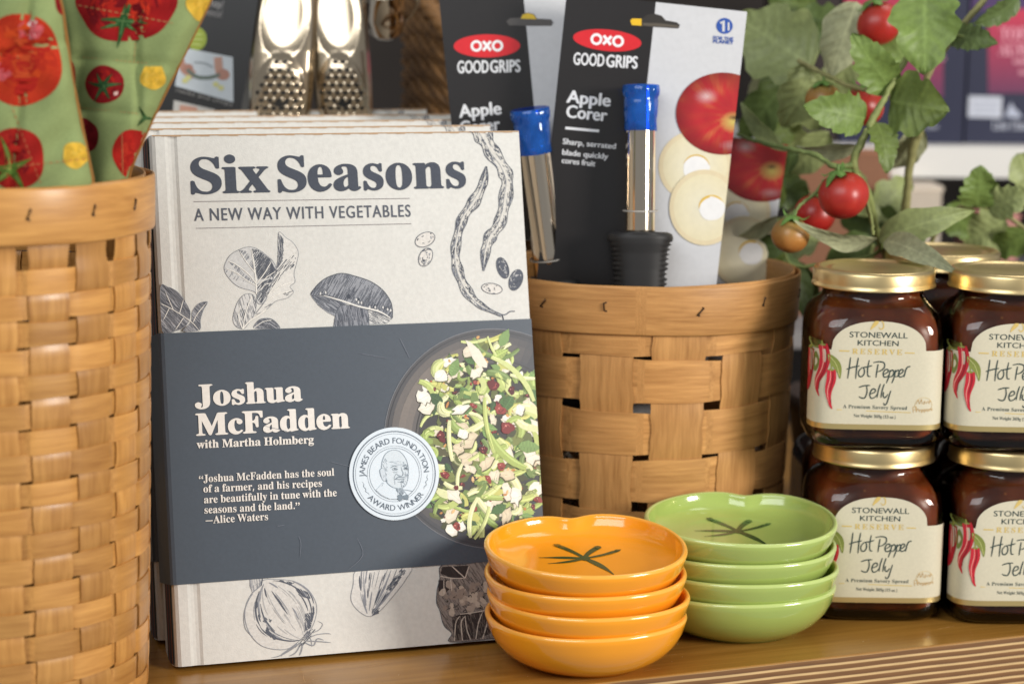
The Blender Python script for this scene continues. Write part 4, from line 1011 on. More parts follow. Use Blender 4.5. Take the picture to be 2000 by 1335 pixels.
def corer_parts(root, top, axis, pl, sc=1.0, L=None, seed=1):
    L = L or 9.3*sc
    """top: centre of the blue cap's top; axis points down the tool"""
    ax = axis.normalized(); xv = Vector((1, 0, 0)); fr = Matrix.Translation(top) @ rotm(xv-ax*xv.dot(ax), -ax).to_4x4()
    r = 1.02*sc
    mb = MB(); R = random.Random(seed)
    prof = [(r*1.08, 0.0), (r*1.14, -.06), (r*1.16, -.35), (r*1.12, -.62), (r*1.02, -.78), (r*1.06, -.95), (r*1.04, -1.7), (r*.99, -2.2), (r*1.02, -2.75), (r*1.0, -2.76), (r*.96, -2.2), (r*.98, -1.0), (r*1.0, -.3), (r*1.0, 0)]
    mb.lathe([(a*sc if False else a, z) for a, z in prof], 44, 0, fr, rfun=lambda t, j: 1+(.018*sin(9*t+j*.7)+.012*sin(5*t-j) if 0 < j < 8 else 0)+(.02*(1 if sin(22*t) > 0 else -1) if j < 3 else 0))
    mb.build('blade_cap', BLUE, root)
    mb = MB()
    mb.lathe([(r*.84, -.10), (r*.92, -.09), (r*.925, -.12), (r*.925, -.2), (r*.925, -L*.33), (r*.925, -L*.66), (r*.925, -L+.3), (r*.925, -L+.2), (r*.925, -L+.02)], 64, 0, fr)
    mb.build('steel_tube', MIRROR, root)
    # rubber handle with fins on both flanks
    mb = MB()
    pf = [(.9*r, -L+.08), (1.7*r, -L+.06), (1.98*r, -L-.06), (2.06*r, -L-.25), (2.02*r, -L-.6), (1.86*r, -L-1.2), (1.74*r, -L-2.2), (1.66*r, -L-3.4), (1.6*r, -L-6), (1.66*r, -L-8.5), (1.5*r, -L-9.2), (.8*r, -L-9.5), (.02, -L-9.52)]
    dense = []
    for (a, za), (b, zb) in zip(pf[:-1], pf[1:]):
        k = max(1, int(abs(zb-za)/.09))
        for i in range(k): dense.append((a+(b-a)*i/k, za+(zb-za)*i/k))
    dense.append(pf[-1])
    def fins(t, j):
        z = dense[j][1]; d = abs(sin(t-pi*.5+pi*.5))
        side = max(0, abs(cos(t))-.72)/.28
        fin = (.5+.5*(1 if sin(2*pi*(z+L)/.30) > 0 else -1))
        inr = 1 if -L-4.6 < z < -L-.55 else 0
        return 1-.10*side*inr*fin-.22*(abs(sin(t))**3)*(z < -L-.0)
    mb.lathe(dense, 64, 0, fr, rfun=fins)
    mb.build('handle', RUBBER, root)
    mb = MB()
    for zz in (-L+1.35,):
        P = [fr @ Vector((cos(t)*r*1.06, sin(t)*r*1.06, zz+.06*sin(t))) for t in [2*pi*i/24 for i in range(25)]]
        mb.tube(P, .05, 6)
    mb.build('tie', TIE, root)
# front pack
def T2(A, s_, p0, p1, cap, fat=.02, font='sans', spacing=1.0): A.text(s_, p0, p1, cap, LW, font, fat, spacing)
def apples(A, ax, ay, k=1.0):
    A.layer = 1
    def ringc(cx, cy, rx, ry, hx_, hy_, hr):
        A.layer = 1; A.disc(cx, cy, rx, ry, slicec, 8, 44); A.layer = 2; A.ell(hx_, hy_, hr, hr*.96, hx(236, 234, 232), 0, .03)
        A.stroke([(hx_+hr*cos(t), hy_+hr*.96*sin(t)) for t in [rad(200)+rad(150)*i/10 for i in range(11)]], 3*k, hx(214, 176, 78), taper=(.2, .2))
    ringc(ax-54*k, ay+103*k, 72*k, 70*k, ax-52*k, ay+106*k, 26*k)
    A.layer = 4; A.disc(ax, ay, 92*k, 80*k, applec(1), 18, 60)
    A.layer = 5
    A.disc(ax-36*k, ay+183*k, 69*k, 74*k, slicec, 8, 44); A.layer = 6; A.ell(ax-22*k, ay+185*k, 25*k, 24*k, hx(236, 234, 232), 0, .03)
    A.stroke([(ax-22*k+25*k*cos(t), ay+185*k+24*k*sin(t)) for t in [rad(180)+rad(160)*i/10 for i in range(11)]], 5*k, hx(222, 184, 84), taper=(.2, .2))
def art_front(A, pl):
    A.layer = 1
    slot = [(1230, 40), (1234, 36), (1255, 36), (1264, 29), (1278, 27), (1292, 31), (1300, 40), (1322, 44), (1328, 49), (1325, 56), (1290, 54), (1234, 50)]
    A.poly(slot, hx(52, 48, 44)); A.poly([(1231, 41), (1235, 36.5), (1253, 37), (1253, 50.5), (1234, 49.5)], hx(232, 186, 40))
    A.layer = 2; A.poly([(1255, 45), (1290, 46), (1324, 50), (1325, 54), (1290, 53), (1256, 50.5)], hx(92, 84, 74))
    oxo(A, 1186, 79, 67, 21, rad(5.5))
    A.layer = 2
    for tx, p0, p1 in (('GOOD', (1120, 126), (1179, 130)), ('GRIPS', (1184, 130.5), (1244, 134))): T2(A, tx, p0, p1, .72, .035)
    T2(A, 'Apple', (1107, 200), (1191, 208), .74, .035); T2(A, 'Corer', (1106, 229), (1184, 237), .74, .035)
    A.stroke([(1104, 250), (1170, 256)], 5, LW)
    T2(A, 'Sharp, serrated', (1099, 281), (1202, 291), .33, .02); T2(A, 'blade quickly', (1098, 302), (1187, 311), .33, .02); T2(A, 'cores fruit', (1097, 318), (1162, 325), .33, .02)
    apples(A, 1412, 222)
    A.layer = 2; BL = hx(48, 84, 164)
    A.ell(1415, 51, 16, 15.5, BL, 0, 0, 30); A.layer = 3; A.stroke([(1407, 46), (1413, 41), (1413, 62)], 5, CWH); A.stroke([(1423, 44), (1423, 60)], 3.5, CWH)
    A.text('FOR THE', (1393, 77), (1432, 80), .20, BL, 'sans', .03); A.text('PLANET', (1393, 84), (1432, 87), .20, BL, 'sans', .03)
FY = 131.0
FO = at(1107, -14, FY+1.6)
rr = rad(-5.3)
Fe = Vector((cos(rr), .0, sin(rr))); Fu = Vector((-sin(rr), .085, cos(rr)))
pl_ = Plane(FO, Fe, Fu)
Fw = pl_.uv((1460, 17))[0]; Fb = pl_.uv((1281, 5))[0]
def corer_front(root, pl):
    c = at(1252, 166, FY-.3); c2 = at(1250, 455, FY-1.35)
    corer_parts(root, c, c2-c, pl, (c2-c).length/9.3*1.0, seed=2)
pack('apple_corer_pack', 'apple corer on a black and white card with a whole red apple picture, in front', FO, Fe, Fu, Fw, Fb, 27, art_front, corer_front, 1)
# left pack
def art_left(A, pl):
    A.layer = 1
    A.poly([(989, 42), (996, 36), (1016, 35), (1020, 28), (1031, 25), (1043, 28), (1049, 37), (1076, 38), (1081, 44), (1077, 51), (1040, 51), (994, 50)], hx(86, 82, 80))
    A.layer = 2; A.poly([(1017, 37), (1021, 29), (1031, 26), (1042, 29), (1048, 38)], hx(226, 190, 56))
    oxo(A, 951, 90, 65, 22.5, rad(-.5)); A.layer = 2
    for tx, p0, p1 in (('GOOD', (894, 143), (954, 142)), ('GRIPS', (958, 142), (1016, 140.5))): T2(A, tx, p0, p1, .74, .035)
    T2(A, 'Apple', (898, 230), (979, 223), .78, .035); T2(A, 'Corer', (900, 262), (977, 254), .78, .035)
LO = at(855, -26, 135.4); rr2 = rad(6.0)
Le = Vector((cos(rr2), .04, sin(rr2))); Lu = Vector((-sin(rr2), .10, cos(rr2))); pl2 = Plane(LO, Le, Lu)
Lb = pl2.uv((1023, 0))[0]
def corer_left(root, pl):
    c = at(1034, 212, 131.8); c2 = at(1076, 545, 132.2)
    corer_parts(root, c, c2-c, pl, 1.03, (c2-c).length, seed=5)
pack('apple_corer_pack', 'apple corer on a card tilted left, its lower half hidden by the cookbooks', LO, Le, Lu, 11.4, Lb, 16.2, art_left, corer_left, 2, chamfer=.6)
# rear pack, peeping out on the right
def art_rear(A, pl):
    apples(A, 1488, 318, .95)
RO = at(1190, 236, 139.5); rr3 = rad(-7)
Re = Vector((cos(rr3), .02, sin(rr3))); Ru = Vector((-sin(rr3), .04, cos(rr3))); pl3 = Plane(RO, Re, Ru)
def corer_rear(root, pl):
    c = at(1330, 260, 136.6); c2 = at(1322, 520, 135.6); corer_parts(root, c, c2-c, pl, 1.03, seed=8)
pack('apple_corer_pack', 'apple corer card peeping out behind the front one, beside the tomato leaves', RO, Re, Ru, pl3.uv((1538, 290))[0], 5.4, 14.5, art_rear, corer_rear, 3)

# ================================================================== jars of jelly
JW = 3.95
def sq(t, h, n):                                              # rounded-square cross-section
    c, s_ = cos(t), sin(t); k = (abs(c)**n+abs(s_)**n)**(-1/n); return h*k*c, h*k*s_
def make_jar(label, group, loc, rot=0, bare=False, K=1.065):
    root = thing('jelly_jar', label, 'jar', loc, group)
    def body(prof, nseg, name, mat, parent):
        mb = MB(); n = nseg
        for (h, z, e) in prof:
            for i in range(n):
                x, y = sq(2*pi*i/n, h, e); mb.vert((loc[0]+x, loc[1]+y, loc[2]+z*K))
        for j in range(len(prof)-1):
            for i in range(n): mb.face((j*n+i, j*n+(i+1) % n, (j+1)*n+(i+1) % n, (j+1)*n+i))
        mb.face([i for i in range(n)][::-1], 0, False); mb.face([(len(prof)-1)*n+i for i in range(n)], 0, False)
        return mb.build(name, mat, parent)
    w = JW
    out = [(w-1.1, .0, 5), (w-.75, .02, 5), (w-.35, .16, 5), (w-.1, .42, 5), (w-.02, .75, 5.5), (w, 1.1, 6), (w, 3.5, 6), (w, 5.6, 6), (w-.01, 6.3, 5.7), (w-.06, 6.85, 5.3), (w-.19, 7.3, 4.8), (w-.42, 7.68, 4.0), (w-.70, 7.96, 3.1), (w-.90, 8.2, 2.4), (w-.96, 8.55, 2), (w-.90, 8.62, 2), (w-.88, 8.75, 2), (w-.96, 8.85, 2), (w-1.0, 9.0, 2), (w-.98, 9.5, 2)]
    glass = body(out, 80, 'glass', GLASS, root)
    inn = [(w-1.3, .50, 4), (w-.75, .55, 5), (w-.38, .85, 5), (w-.26, 1.3, 5.5), (w-.26, 5.6, 5.5), (w-.3, 6.5, 5.3), (w-.42, 7.05, 4.7), (w-.68, 7.5, 3.9), (w-.98, 7.85, 3.0), (w-1.2, 8.2, 2.3), (w-1.28, 9.0, 2)]
    body(inn, 64, 'jelly', JELLY, root)
    mb = MB(); r = 3.62
    mb.lathe([(r-.30, 8.78), (r+.06, 8.78), (r+.08, 8.86), (r+.02, 8.94), (r, 9.1), (r, 9.62), (r-.05, 9.74), (r-.16, 9.82), (r-.34, 9.84), (r-.5, 9.78), (r-.62, 9.70), (r-1.0, 9.69), (r-1.1, 9.73), (r-1.2, 9.69), (.02, 9.68)], 72, 0, Matrix.Translation(loc) @ Matrix.Diagonal((1, 1, K, 1)))
    mb.build('lid', GOLD, root)
    if bare: root.rotation_euler = (0, 0, rot); return root
    # paper label on the front face, with its arched top
    def surf(x, z, off):
        xx = max(-w*.99999, min(w*.99999, x)); y = w*(1-abs(xx/w)**6)**(1/6)
        h = math.hypot(abs(xx/w)**5, (y/w)**5) or 1; nx = math.copysign(abs(xx/w)**5, xx)/h; ny = (y/w)**5/h
        return Vector((loc[0]+xx+nx*(off+.015), loc[1]-y-ny*(off+.015), loc[2]+z*K))
    X0, X1 = -3.93, 3.93
    def ztop(x):
        s_ = 5.66
        if abs(x+.08) < 2.75:
            k = abs(x+.08)/2.75; s_ = 5.66+.15+1.46*math.sqrt(max(0, 1-k**2.3))
        return s_
    xs = sorted([X0+(X1-X0)*i/60 for i in range(61)]+[-3.9, -3.92, 3.9, 3.92, -2.83, -2.831, 2.67, 2.671])
    LC = hx(204, 196, 172); GC = hx(176, 146, 80); mb = MB()
    for m, lo, hi, c in ((1, lambda x: 1.22, lambda x: 1.52, GC), (0, lambda x: 1.52, ztop, LC)):
        prev = None
        for x in xs:
            a = mb.vert(surf(x, lo(x), .004), c); b = mb.vert(surf(x, hi(x), .004), c)
            if prev: mb.face((prev[0], a, b, prev[1]), m, True)
            prev = (a, b)
    cj = lambda p: ((480*0+1560+p[0]/3.18-1713)/33.6, 1.52+(834-(480+p[1]/3.18))/32.1)     # label artwork grid
    A = Print(cj); A.layer = 1
    A.clip = (X0, 1.25, X1, 7.3)
    INKG = hx(44, 62, 60); GD = hx(206, 178, 104)
    A.text('STONEWALL', (292, 630), (652, 632), 31/102, INKG, 'sans', .006, 1.0); A.text('KITCHEN', (344, 675), (598, 676), 29/102, INKG, 'sans', .006, 1.0)
    A.text('RESERVE', (312, 724), (622, 726), 30/102, GD, 'serif', .0, 1.25); A.stroke([(232, 708), (294, 709)], 7, GD); A.stroke([(640, 714), (700, 715)], 6, GD)
    def hand(strokes, w_, c=INKG):
        for st in strokes: A.stroke(st, w_, c, 6, taper=(.7, .5))
    A.layer = 2
    hand([[(303, 745), (298, 800), (290, 866)], [(352, 745), (344, 800), (340, 866)], [(282, 812), (320, 800), (362, 792)],
          [(378, 800), (358, 822), (360, 848), (378, 852), (392, 834), (390, 808), (376, 800)], [(420, 758), (412, 810), (416, 848), (432, 850)], [(384, 800), (412, 796), (440, 788)],
          [(476, 780), (470, 820), (466, 858)], [(446, 772), (480, 766), (512, 772), (516, 796), (496, 816), (470, 824)],
          [(512, 838), (536, 826), (540, 812), (524, 810), (510, 830), (516, 852), (536, 850), (548, 838)], [(552, 812), (546, 850), (532, 888)], [(550, 826), (566, 812), (576, 824), (568, 846), (548, 852)],
          [(586, 810), (580, 850), (566, 888)], [(584, 826), (602, 812), (610, 824), (602, 846), (582, 850)], [(608, 838), (630, 824), (632, 810), (618, 810), (606, 830), (612, 850), (630, 848), (642, 836)],
          [(648, 808), (646, 826), (640, 852)], [(646, 822), (658, 796), (678, 790)]], 7.2)
    hand([[(362, 914), (396, 904), (432, 902)], [(410, 904), (414, 940), (402, 972), (380, 974), (364, 966)], [(430, 952), (462, 940), (464, 924), (446, 924), (432, 950), (440, 974), (462, 970), (478, 952)],
          [(496, 892), (484, 930), (478, 972)], [(520, 892), (508, 930), (502, 972)], [(518, 938), (516, 962), (528, 970), (546, 950)], [(562, 930), (550, 970), (540, 1002), (526, 1012), (520, 1000)]], 7.2)
    A.layer = 1
    A.text('A Premium Savory Spread', (268, 1034), (668, 1038), 20/102, hx(70, 82, 78), 'serif', 0, 1.05)
    A.stroke([(230, 1044), (560, 1052), (692, 1054)], 4, GD); A.text('Net Weight 369g (13 oz.)', (336, 1084), (598, 1090), 17/102, hx(84, 90, 84), 'serif', 0)
    OC = hx(190, 156, 104)
    hand([[(724, 1006), (736, 980), (744, 1004), (756, 978), (760, 1006)], [(770, 992), (778, 990), (776, 1004), (768, 1004), (770, 992)], [(788, 992), (790, 1004)], [(789, 996), (798, 988)], [(804, 998), (814, 990), (806, 988), (802, 1000), (812, 1004)],
          [(704, 1020), (708, 1056)], [(704, 1022), (722, 1018), (724, 1034), (708, 1040)]], 3.6, OC)
    A.text('Peppers', (722, 1050), (830, 1044), 19/102, OC, 'serif', 0); A.ring(770, 1012, 54, 44, 2.5, hx(208, 184, 134), 40, rad(150), rad(420)); 
    hand([[(420, 585), (440, 548), (470, 528), (496, 545), (500, 572), (484, 582), (470, 570)], [(440, 520), (470, 520), (490, 536)]], 7, GD)
    for q in ([(420, 588), (430, 560), (452, 545), (470, 548), (450, 566)], [(444, 548), (456, 528), (474, 524), (468, 546)]): A.poly(q, GD)
    # three hanging peppers and leaves
    def pepper(sp, wd, c, c2):
        A.stroke(sp, 1, c, 8, wf=lambda t: wd*(.75+.55*sin(pi*min(1, t*1.3+.15)))*(1-t**2.2)+3)
        A.stroke([(p[0]-wd*.14, p[1]) for p in sp[:-1]], wd*.12, c2, 6, taper=(.2, .2)); A.stroke([(p[0]+wd*.22, p[1]+4) for p in sp[:-1]], wd*.16, hx(140, 26, 36), 6, taper=(.2, .2))
    A.layer = 2; LG = hx(128, 136, 66)
    A.poly(catmull([(165, 730), (200, 740), (235, 770), (250, 810), (243, 868), (222, 830), (195, 800), (172, 770)], 4, True), LG); A.stroke([(168, 738), (215, 785), (242, 862)], 3, hx(196, 198, 130), 5)
    A.poly(catmull([(95, 720), (115, 760), (110, 810), (92, 836), (84, 780)], 4, True), hx(112, 124, 62)); A.poly(catmull([(66, 655), (100, 652), (130, 662), (120, 690), (80, 700)], 4, True), LG)
    A.layer = 3
    pepper([(72, 712), (76, 780), (74, 880), (66, 962)], 22, hx(186, 36, 50), hx(226, 120, 110))
    pepper([(134, 676), (148, 740), (140, 810), (112, 880), (108, 930), (122, 974)], 46, hx(192, 38, 52), hx(236, 150, 140))
    pepper([(188, 818), (190, 870), (176, 940), (186, 1010), (202, 1042)], 44, hx(196, 40, 54), hx(236, 150, 140))
    for p, q in (((134, 680), (126, 655)), ((188, 820), (186, 788)), ((72, 714), (76, 690))): A.stroke([p, q], 8, hx(140, 146, 70)); A.ell(p[0], p[1]-2, 17, 6, hx(126, 136, 64))
    A.emit(mb, surf, 0, base=.012, lay=.007)
    mb.build('paper_label', [LABEL, GOLDFOIL], root)
    root.rotation_euler = (0, 0, rot)
    return root
GOLDFOIL = plain('gold_foil_band', (.78, .60, .26), .35, metal=.85)
JY = 123.65+JW
J1 = (22.05, JY, 0)
jg = 'pepper jelly jars stacked two high'
JH = 9.86*1.065
make_jar('jelly jar under the topmost front one, standing by the green dishes', jg, J1)
make_jar('jelly jar with a whole label in view, on top of the front left jar', jg, (21.62, JY+.05, JH), rad(-1.5))
make_jar('jelly jar cut by the frame edge, standing on the shelf', jg, (30.2, JY-.35, 0), rad(2))
make_jar('jelly jar cut by the frame edge, on top of another jar', jg, (29.75, JY-.2, JH), rad(-2))
jb = 'pepper jelly jars in the rear row'
make_jar('rear jelly jar by the brown splint basket, half hidden behind the dishes', jb, (22.5, JY+8.9, 0), rad(2), True)
make_jar('rear jelly jar showing only a dark sliver between the two front stacks', jb, (30.9, JY+8.3, 0), rad(-2), True)
make_jar('rear jelly jar with its gold lid showing behind the front lids', jb, (30.0-2.6, JY+8.6, JH), rad(1), True)

# ================================================================== quilted fabric mitts in the honey basket
FG = hx(150, 164, 108)
def mitt(label, Y0, edgeL, edgeR, y0, y1, art, seams, fold, seed, thick=1.3):
    """a padded panel between two slanting edges, authored on the photograph's pixels at depth Y0"""
    R = random.Random(seed)
    def px(s_, t):
        y = y0+(y1-y0)*t
        xl = np.interp(y, [p[1] for p in edgeL], [p[0] for p in edgeL]); xr = np.interp(y, [p[1] for p in edgeR], [p[0] for p in edgeR])
        return xl+(xr-xl)*s_, y
    def depth(x, y):
        xl = np.interp(y, [p[1] for p in edgeL], [p[0] for p in edgeL]); xr = np.interp(y, [p[1] for p in edgeR], [p[0] for p in edgeR])
        s_ = min(1, max(0, (x-xl)/(xr-xl))); d = thick*(1-abs(2*s_-1)**5)**.5 if 0 < s_ < 1 else 0
        q = 0
        for (a, b) in seams:
            L_ = math.hypot(b[0]-a[0], b[1]-a[1]); dd = abs((x-a[0])*(b[1]-a[1])-(y-a[1])*(b[0]-a[0]))/L_; q += math.exp(-(dd/7)**2)
        d -= .24*min(1.4, q); d += .16*sin(x/31+seed)*sin(y/43+seed*2)+.10*sin(x/17+y/29+seed)+.05*sin(y/11+x/23)
        for fx, fw, fd in fold: d -= fd*math.exp(-((x-fx-(y-150)*.05)/fw)**2)
        return d
    loc = at(*px(.5, .9), Y=Y0); root = thing('oven_mitt', label, 'oven mitt', (loc.x, loc.y, loc.z))
    mb = MB(); NU, NV = 56, 60
    f = lambda u, v: at(*px(u, v), Y=Y0-depth(*px(u, v)))
    mb.grid(f, NU, NV, 0, col=FG, flip=True); mb.grid(lambda u, v: at(*px(u, v), Y=Y0+.02+.4*thick*(1-abs(2*u-1)**5)**.5), NU, NV, 0, col=FG)
    A = Print(); art(A)
    def clipart():
        out = []
        for (pts, faces, cols, L) in A.items:
            mx_ = sum(p[0] for p in pts)/len(pts); my_ = sum(p[1] for p in pts)/len(pts)
            if mx_ > np.interp(my_, [p[1] for p in edgeR], [p[0] for p in edgeR]) or mx_ < np.interp(my_, [p[1] for p in edgeL], [p[0] for p in edgeL]) or my_ < y0: continue
            q = []
            for x, y in pts:
                xl = np.interp(y, [p[1] for p in edgeL], [p[0] for p in edgeL]); xr = np.interp(y, [p[1] for p in edgeR], [p[0] for p in edgeR])
                q.append((min(max(x, xl+.3), xr-.3), min(max(y, y0+1), y1-1)))
            out.append((q, faces, cols, L))
        A.items = out
    clipart()
    A.emit(mb, lambda x, y, off: at(x, y, Y=Y0-depth(x, y)-off), 0, base=.02, lay=.014)
    mb.build('printed_panel', FABRIC, root)
    mb = MB()
    mb.tube([at(*px(1, t), Y=Y0-.05) for t in [i/40 for i in range(41)]], .09, 8, 0, hx(170, 120, 66))
    mb.tube([at(*px(0, t), Y=Y0-.05) for t in [i/40 for i in range(41)]], .09, 8, 0, hx(150, 150, 90))
    mb.build('bound_edge', FABRIC, root)
    return root
def fine(A, cx, cy, rx, ry, base, blot, sd, wob=.05, blots=26):
    """a water-colour tomato: overlapping brush blots inside a wobbly outline"""
    q = random.Random(sd); a1, a2 = q.uniform(0, 6), q.uniform(0, 6)
    rr_ = lambda t: 1+wob*(sin(3*t+a1)+.7*sin(5*t+a2))
    def disc(r, t):
        k = .5+.5*sin(5*t+2.5*r+a1); w = min(1, max(0, (r-.55)/.45))
        c = [base[i]*(1-.45*w)+blot[0][i]*.45*w for i in range(3)]; return tuple(v*(.85+.3*k) for v in c)
    n_ = 48
    for j in range(7):
        for i in range(n_):
            Q = []
            for a, b in ((j, i), (j, i+1), (j+1, i+1), (j+1, i)):
                t = 2*pi*b/n_; r = a/7; Q.append((cx+rx*r*rr_(t)*cos(t), cy+ry*r*rr_(t)*sin(t)))
            A.poly(Q, disc((j+.5)/7, 2*pi*(i+.5)/n_))
    L0 = A.layer; A.layer += 1
    for k in range(blots):
        t = q.uniform(0, 6.28); r = q.uniform(.1, .72); l = q.uniform(.12, .3)
        x, y = cx+rx*r*cos(t), cy+ry*r*sin(t)
        A.ell(x, y, rx*l, ry*l*q.uniform(.3, .6), q.choice(blot), t+q.uniform(-.5, .5)+1.57, .16, 16, k)
    A.layer = L0
def star(A, cx, cy, l, c, c2, sd, arms=6, ph=0):
    q = random.Random(sd); A.layer += 2
    for k in range(arms):
        a = ph+6.283*k/arms+q.uniform(-.25, .25); L_ = l*q.uniform(.6, 1.1); b = q.uniform(-.3, .3)*L_
        P = [(cx+cos(a)*L_*t-sin(a)*b*t*t, cy+sin(a)*L_*t+cos(a)*b*t*t) for t in (0, .25, .5, .75, 1)]
        A.stroke(P, l*.2, c, 3, wf=lambda t: l*.26*(1-t)+1.5); A.stroke(P[:4], l*.05, c2, 3)
    A.ell(cx, cy, l*.16, l*.16, c); A.layer -= 2
def dots(A, a, b, n, c=hx(205, 176, 110)):
    A.layer += 3
    for i in range(n):
        t = (i+.5)/n; x, y = a[0]+(b[0]-a[0])*t, a[1]+(b[1]-a[1])*t; dx, dy = (b[0]-a[0])/n*.3, (b[1]-a[1])/n*.3
        A.stroke([(x-dx, y-dy), (x+dx, y+dy)], 1.6, c)
    A.layer -= 3
RD = hx(178, 40, 32); DRD = hx(120, 24, 30); ORD = hx(204, 74, 34); PNK = hx(206, 92, 96); YEL = hx(226, 180, 64)
def yellow(A, cx, cy, rx, ry, sd): fine(A, cx, cy, rx, ry, YEL, [hx(232, 190, 78), hx(220, 172, 60), hx(234, 188, 76)], sd, .05, 12)
def artA(A):
    fine(A, 38, 118, 84, 90, hx(196, 62, 34), [RD, ORD, hx(206, 82, 44), hx(188, 52, 34)], 2, .03, 40)
    A.layer = 1; fine(A, 58, 60, 24, 20, PNK, [PNK, hx(214, 120, 120)], 3, .12, 6); fine(A, 5, 140, 16, 18, PNK, [PNK], 4, .12, 4); A.layer = 2
    for q in ([(52, 48), (62, 40), (73, 42), (66, 52), (60, 58)], [(56, 68), (66, 65), (70, 72), (60, 75)], [(38, 98), (46, 92), (50, 100), (42, 104)]): A.poly(q, hx(240, 232, 226))
    A.layer = 0
    fine(A, 28, 310, 60, 60, hx(160, 36, 32), [RD, DRD, hx(176, 44, 36)], 6, .03, 26); star(A, 20, 330, 62, hx(92, 120, 50), hx(140, 160, 80), 5, 5, .8); yellow(A, 148, 303, 26, 26, 7)
    fine(A, 126, -6, 20, 36, DRD, [RD], 9, .05, 6)
    for a, b in (((-10, 112), (120, 78)), ((60, 20), (40, 170)), ((20, 200), (80, 360)), ((-10, 330), (170, 310))): dots(A, a, b, 14, hx(196, 120, 80))
def artB(A):
    fine(A, 246, 14, 98, 66, hx(170, 34, 34), [DRD, RD, hx(206, 56, 36), DRD], 11, .04, 44); star(A, 240, 42, 52, hx(52, 92, 50), hx(96, 132, 80), 12, 7)
    fine(A, 204, 165, 38, 37, hx(150, 30, 34), [DRD, RD], 13, .02, 20); star(A, 202, 168, 38, hx(48, 82, 48), hx(90, 120, 76), 14, 6); A.layer = 2; A.poly([(222, 180), (231, 178), (230, 186), (223, 187)], hx(236, 190, 180)); A.layer = 0
    yellow(A, 299, 150, 25, 26, 15); fine(A, 262, 300, 42, 48, hx(184, 40, 34), [RD, hx(200, 56, 40)], 17, .03, 22)
    fine(A, 166, 266, 26, 34, DRD, [hx(104, 20, 28)], 18, .04, 10); yellow(A, 395, 8, 30, 34, 19); fine(A, 134, 150, 14, 34, hx(150, 50, 36), [RD], 20, .03, 5)
    star(A, 284, 230, 26, hx(52, 84, 44), hx(90, 120, 76), 21, 3, -2)
    for a, b in (((150, 10), (340, 46)), ((270, 0), (262, 120)), ((160, 112), (290, 124)), ((150, 210), (270, 222)), ((238, 260), (240, 340))): dots(A, a, b, 16, hx(190, 150, 100))
mitt('green tomato-printed oven mitt with slanting right edge, the rear one in the honey basket', 107.4, [(112, -80), (118, 60), (140, 360), (150, 470)], [(436, -80), (412, 0), (300, 228), (255, 330), (248, 365), (190, 470)], -80, 470, artB, [((150, 112), (300, 126)), ((150, 212), (280, 224)), ((262, -60), (268, 130))], [(160, 26, .5)], 3)
mitt('green tomato-printed oven mitt cut by the frame edge, the front one in the honey basket', 103.9, [(-160, -80), (-120, 470)], [(96, -80), (122, 20), (140, 150), (181, 350), (184, 385), (140, 470)], -80, 470, artA, [((-10, 112), (130, 78)), ((60, -20), (20, 400))], [(-60, 30, .5)], 7)

# ================================================================== tomato plant
plant = thing('tomato_plant', 'leafy tomato plant with red and unripe tomatoes, behind the jars and brown basket', 'plant', (25, 147, 0))
R = random.Random(12)
mb = MB(); mb.lathe([(4.2, 0), (4.6, .2), (5.6, 8.5), (5.9, 8.5), (5.9, 9.5), (5.5, 9.5), (5.2, 8.6), (.02, 8.4)], 40, 0, Matrix.Translation((25, 147, 0)))
mb.build('pot', plain('dark_plant_pot', (.05, .03, .02), .6), plant)
SC_ = [hx(132, 140, 82), hx(112, 126, 70), hx(146, 142, 92)]
def stem(P, r0, r1, c=0):
    pts = catmull([tuple(at(px, py, Y=Y)) for px, py, Y in P], 8)
    pts = [Vector(p)+Vector((R.uniform(-.04, .04), R.uniform(-.04, .04), R.uniform(-.04, .04))) for p in pts]
    mb = MB(); mb.tube(pts, lambda t: (r0+(r1-r0)*t)*(1+.12*sin(t*37)), 10, 0, SC_[c]); return mb.build('stem', STEM, plant)
def base_(P): return P
bs = [(1745, 640, 146.5), (1740, 540, 144)]
stem(bs+[(1722, 470, 138), (1710, 445, 136), (1694, 378, 134.5), (1668, 322, 134), (1690, 262, 134), (1704, 235, 134.2), (1736, 176, 134.5), (1773, 109, 135), (1800, 60, 136)], .34, .16, 0)
stem([(1755, 640, 147), (1762, 500, 145), (1769, 399, 142), (1782, 294, 141), (1799, 248, 140.5), (1812, 150, 140), (1853, 84, 140), (1905, 20, 140), (1950, -30, 141)], .36, .18, 2)
stem([(1668, 322, 134), (1631, 325, 134), (1589, 302, 135), (1538, 290, 136), (1480, 277, 138), (1440, 262, 140)], .20, .12, 1)
stem([(1612, 352, 133.5), (1590, 380, 133), (1565, 398, 132.5), (1545, 425, 132.2)], .14, .09, 1)
stem([(1560, 118, 141), (1610, 145, 139), (1660, 168, 137), (1725, 184, 135)], .16, .12, 2)
stem([(1760, 640, 147), (1800, 520, 146), (1850, 420, 144), (1915, 402, 143), (1960, 420, 143), (2015, 455, 143)], .22, .12, 2)
stem([(1690, 380, 134.5), (1700, 420, 134), (1706, 460, 133)], .13, .10, 0); stem([(1722, 470, 136), (1700, 500, 138), (1560, 520, 139), (1530, 490, 139)], .14, .10, 1)
stem([(1799, 250, 140.5), (1770, 230, 139), (1750, 200, 138)], .14, .08, 1); stem([(1850, 90, 140), (1870, 70, 139.5), (1895, 75, 139)], .10, .06, 1)
